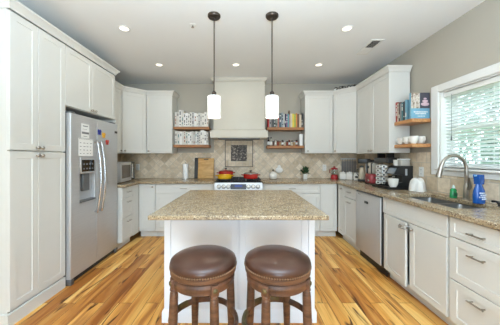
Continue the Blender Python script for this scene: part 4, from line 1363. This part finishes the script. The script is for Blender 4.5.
bx = thing('food_container', 'clear plastic container with a white lid on top of the espresso machine', 'container', (2.025, 2.98, WT + 0.0125 + 0.268))
MB().box(-0.055, 0.055, -0.035, 0.035, 0, 0.075, 0.006, 2).build('body', mat('milky_clear_plastic', C(190, 186, 178), 0.2), bx)
MB().box(-0.06, 0.06, -0.04, 0.04, 0.075, 0.092, 0.005, 2).build('lid', PAPER, bx)

# rumpled white cloth hanging over a small bin
cl = MB()
rnd = random.Random(7)
N, R = 30, 9
rings = []
for i in range(R):
    u = i / (R - 1)
    ring = []
    for k in range(N):
        a = 2 * PI * k / N
        rr_ = (0.028 + 0.055 * u ** 0.4) * (1 + (0.16 * u) * math.sin(4 * a + 1.2 + 1.5 * u) + 0.09 * u * math.sin(9 * a + 4 * u))
        z = 0.13 * (1 - u ** 3.0) + 0.022 * math.sin(2 * a + 1.0) * (1 - u * u) + 0.002
        ring.append(cl.bm.verts.new((rr_ * math.cos(a) * 0.85, rr_ * math.sin(a) * 1.05, max(0.001, z))))
    rings.append(ring)
cl.skin(rings, cap=(True, False))
o = cl.build('dish_cloth', mat('white_cloth', C(234, 232, 226), 0.9, vary=0.03, scale=20), sharp=80)
tag(o, 'rumpled white dish cloth heaped on the worktop between the espresso machine and sink', 'cloth', None, (1.985, 2.69, WT + 0.001))

# outlets
def outlet(label, loc, rz):
    t = thing('wall_outlet', label, 'outlet', loc, rz)
    MB().box(-0.036, 0.036, -0.007, -0.0005, -0.058, 0.058, 0.003).build('cover_plate', TRIM, t)
    q = MB()
    for z in (-0.025, 0.025):
        for x in (-0.008, 0.006):
            q.box(x, x + 0.003, -0.0078, -0.0068, z - 0.006, z + 0.006)
    q.build('socket', GREY, t)


outlet('white wall outlet on the backsplash beside the microwave', (-1.985, YB - 0.012, 1.12), 0)
outlet('white wall outlet on the backsplash between the plant and red chopper', (1.50, YB - 0.012, 1.11), 0)
outlet('white wall outlet on the tile beside the rumpled cloth and window trim', (XR - 0.012, 2.79, 1.13), -PI / 2)

# ornament on the cabinet top: a low dark iron scroll with small balls
on = thing('iron_ornament', 'dark curled iron ornament lying on top of the diagonal corner cabinet', 'ornament', (1.72, 4.03, 2.452), -0.5)
q = MB()
for k in range(5):
    x0 = -0.13 + k * 0.065
    pts = [(x0 + (0.036 - 0.003 * i) * math.cos(i * 0.62) * (1 if k % 2 else -1), 0.01 * math.sin(i + k), 0.042 + (0.036 - 0.003 * i) * math.sin(i * 0.62)) for i in range(11)]
    q.tube(pts, 0.006, 6)
q.build('scroll', BLACK, on)
MB().tube([(-0.18, 0, 0.006), (-0.06, 0.01, 0.01), (0.06, -0.01, 0.008), (0.18, 0, 0.012)], 0.007, 8).build('bar', BLACK, on)
for k, x in enumerate((-0.15, -0.03, 0.08, 0.16)):
    MB().ball((x, -0.01, 0.03 + 0.03 * (k % 2)), 0.018).build('bead', [CERAMIC, BRONZE][k % 2], on)

# ------------------------------------------------------------------ ceiling fittings
PEN = mat('lit_frosted_glass', C(250, 248, 244), 0.3, emit=(1, 0.97, 0.92, 1), estr=0.16, vary=0.01)


def pendant(x, y, label):
    t = thing('pendant_lamp', label, 'pendant light', (x, y, ZC), 0, 'pendant lamps over the island')
    MB().lathe([(0.062, 0), (0.062, -0.014), (0.054, -0.024), (0.012, -0.03), (0.008, -0.045), (0, -0.046)], 0, 0, 0, 28).build('canopy', BRONZE, t)
    MB().tube([(0, 0, -0.03), (0, 0, -0.745)], 0.0055, 8).build('rod', BRONZE, t)
    MB().lathe([(0.01, -0.735), (0.022, -0.75), (0.024, -0.79), (0, -0.79)], 0, 0, 0, 18).build('socket', BRONZE, t)
    MB().lathe([(0.02, -0.782), (0.06, -0.786), (0.066, -0.792), (0.066, -0.99), (0.063, -0.996), (0.058, -0.99), (0.058, -0.8)], 0, 0, 0, 28, cap=(False, False)).build('shade', PEN, t)
    l = bpy.data.lights.new('pendant_bulb', 'POINT')
    l.energy = 0.8
    l.color = (1, 0.95, 0.86)
    l.shadow_soft_size = 0.03
    o = bpy.data.objects.new('pendant_bulb', l)
    COL.objects.link(o)
    o.parent = t
    o.location = (0, 0, -0.93)


pendant(-0.29, 2.28, 'pendant lamp with white glass cylinder, the one on the fridge side of the island')
pendant(0.272, 2.28, 'pendant lamp with white glass cylinder, the one on the window side of the island')
LED = mat('lit_led_disc', C(255, 250, 240), 0.5, emit=(1, 0.9, 0.72, 1), estr=1.3, vary=0.01)
for x, y, lab in ((-1.28, 2.51, 'round recessed ceiling downlight nearest the fridge'), (1.10, 2.51, 'round recessed ceiling downlight nearest the ceiling vent'), (-1.26, 3.49, 'round recessed ceiling downlight over the microwave corner'),
                  (-0.12, 3.49, 'round recessed ceiling downlight before the hood'), (1.11, 3.49, 'round recessed ceiling downlight before the cookbook shelves')):
    t = thing('ceiling_downlight', lab, 'ceiling light', (x, y, ZC), 0, 'recessed downlights')
    MB().lathe([(0.062, -0.0005), (0.062, -0.006), (0.048, -0.008), (0.045, -0.002), (0.045, -0.0005)], 0, 0, 0, 28, cap=(False, False)).build('trim_ring', TRIM, t)
    MB().lathe([(0.0455, -0.0008), (0.0455, -0.0022), (0, -0.0022)], 0, 0, 0, 24).build('lens', LED, t)
    l = bpy.data.lights.new('downlight_lamp', 'AREA')
    l.shape = 'DISK'
    l.size = 0.09
    l.energy = 1.6
    l.color = (1, 0.93, 0.8)
    o = bpy.data.objects.new('downlight_lamp', l)
    COL.objects.link(o)
    o.parent = t
    o.location = (0, 0, -0.012)
vt = thing('ceiling_vent', 'white rectangular ceiling vent with louvres above the window-side cabinets', 'ceiling vent', (1.565, 2.94, ZC), 0)
q = MB()
for x0, x1, y0, y1 in ((-0.075, 0.075, -0.20, -0.175), (-0.075, 0.075, 0.175, 0.20), (-0.075, -0.052, -0.175, 0.175), (0.052, 0.075, -0.175, 0.175)):
    q.box(x0, x1, y0, y1, -0.008, -0.0005)
q.build('frame', TRIM, vt)
q = MB()
for k in range(9):
    for ya, yb, an in ((-0.175, 0.0, -0.75), (0.0, 0.175, 0.5)):
        M = Matrix.Translation((-0.046 + k * 0.0115, 0, -0.006)) @ Matrix.Rotation(an, 4, 'Y')
        q.box(-0.005, 0.005, ya, yb, -0.0006, 0.0006, M=M)
q.build('louvre', TRIM, vt)
MB().box(-0.052, 0.052, -0.175, 0.175, -0.0015, -0.0005).build('duct_opening', mat('duct_dark', C(40, 40, 40), 0.8), vt)
sk_ = thing('fire_sprinkler', 'small white sprinkler cap on the ceiling near the pendants', 'sprinkler', (-0.535, 2.45, ZC))
MB().lathe([(0.036, -0.0005), (0.036, -0.004), (0.014, -0.008)], 0, 0, 0, 20).build('cover_plate', TRIM, sk_)
MB().lathe([(0.008, -0.007), (0.008, -0.022), (0.016, -0.024), (0, -0.025)], 0, 0, 0, 14).build('head', NICKEL, sk_)

# ------------------------------------------------------------------ stools
LEA = mat('brown_leather', C(72, 44, 32), 0.32, vary=0.45, scale=6, bump=0.06, coat=0.12)
SWD = wood_material('distressed_brown_wood', C(66, 44, 34), C(118, 80, 58), 0.42, (10, 10, 3))
SWR = wood_material('warm_brown_wood', C(70, 44, 31), C(116, 80, 57), 0.4, (6, 6, 30))
BRS = mat('aged_brass', C(104, 92, 62), 0.45, 0.5, vary=0.2, scale=20)
NAIL = mat('antique_nailhead', C(140, 112, 88), 0.4, 0.6, vary=0.1, scale=40)


def stool(x, y, turn, label):
    t = thing('bar_stool', label, 'stool', (x, y, 0), 0, 'leather swivel stools at the island')
    R = 0.19
    MB().lathe([(0.0, 0.640), (R - 0.005, 0.640), (R + 0.001, 0.646), (R + 0.001, 0.668), (R - 0.004, 0.672), (0, 0.672)], 0, 0, 0, 48).build('seat_ring', SWR, t)
    MB().lathe([(R - 0.006, 0.670), (R, 0.674), (R + 0.004, 0.692), (R - 0.002, 0.710), (R - 0.02, 0.722), (R * 0.7, 0.733), (R * 0.35, 0.739), (0, 0.741)], 0, 0, 0, 48).build('cushion', LEA, t)
    q = MB()
    for k in range(88):
        a = 2 * PI * k / 88
        q.ball(((R + 0.001) * math.cos(a), (R + 0.001) * math.sin(a), 0.676), 0.0055, (1, 1, 1), 6, 4)
    q.build('nailhead_trim', NAIL, t)
    MB().lathe([(0.10, 0.63), (0.10, 0.642)], 0, 0, 0, 24).build('swivel_plate', BRS, t)
    MB().lathe([(0.135, 0.578), (0.174, 0.578), (0.18, 0.584), (0.178, 0.598), (0.182, 0.606), (0.182, 0.622), (0.174, 0.633), (0.0, 0.633)], 0, 0, 0, 48, cap=(False, True)).build('apron', SWD, t)
    for k in range(4):
        a = turn + k * PI / 2
        ca, sa = math.cos(a), math.sin(a)
        M = Matrix.Rotation(a, 4, 'Z')
        MB().box(0.154, 0.191, -0.022, 0.022, 0.572, 0.630, 0.005, 2, M=M).build('corner_block', SWD, t)
        MB().lathe([(0.013, 0), (0.013, 0.004), (0.008, 0.008), (0, 0.009)], 0, 0, 0, 14, M @ Matrix.Translation((0.191, 0, 0.604)) @ Matrix.Rotation(PI / 2, 4, 'Y')).build('rosette', BRS, t)
        d = lambda r: (r * ca, r * sa)
        zz = [0.574, 0.565, 0.557, 0.549, 0.53, 0.40, 0.37, 0.30, 0.10, 0.03, 0.0]
        rr_ = [0.022, 0.024, 0.019, 0.022, 0.0235, 0.025, 0.025, 0.023, 0.018, 0.017, 0.019]
        pts = [(*d(0.171 + 0.018 * (1 - z / 0.574)), z) for z in zz]
        MB().tube(pts, rr_, 16).build('leg', SWR, t)
    # ring foot rest round the inside of the legs, brass-capped between them
    for k in range(4):
        pts = []
        for i in range(13):
            a = turn + (k + i / 12) * PI / 2
            bow = 0.03 * math.sin(PI * i / 12)
            pts.append(((0.168 + bow) * math.cos(a), (0.168 + bow) * math.sin(a), 0.365 - 0.02 * math.sin(PI * i / 12)))
        st = MB().tube(pts, 0.015, 8, flat=(0.85, 1.35)).build('foot_rail', SWD, t)
        if k in ((3, 2) if turn < 0 else (2, 3)):
            up = [Vector(p) * 1.0 + Vector((0, 0, 0.0)) for p in pts[2:11]]
            MB().tube([Vector((p.x * 1.012, p.y * 1.012, p.z)) for p in up], 0.0168, 8, flat=(0.9, 1.35)).build('brass_guard', BRS, st)
    return t


tf = math.atan2(-0.15, 0.08)
stool(-0.238, 1.39, tf, 'round brown leather swivel stool on the fridge side of the island front')
stool(0.197, 1.39, PI - tf, 'round brown leather swivel stool on the window side of the island front')
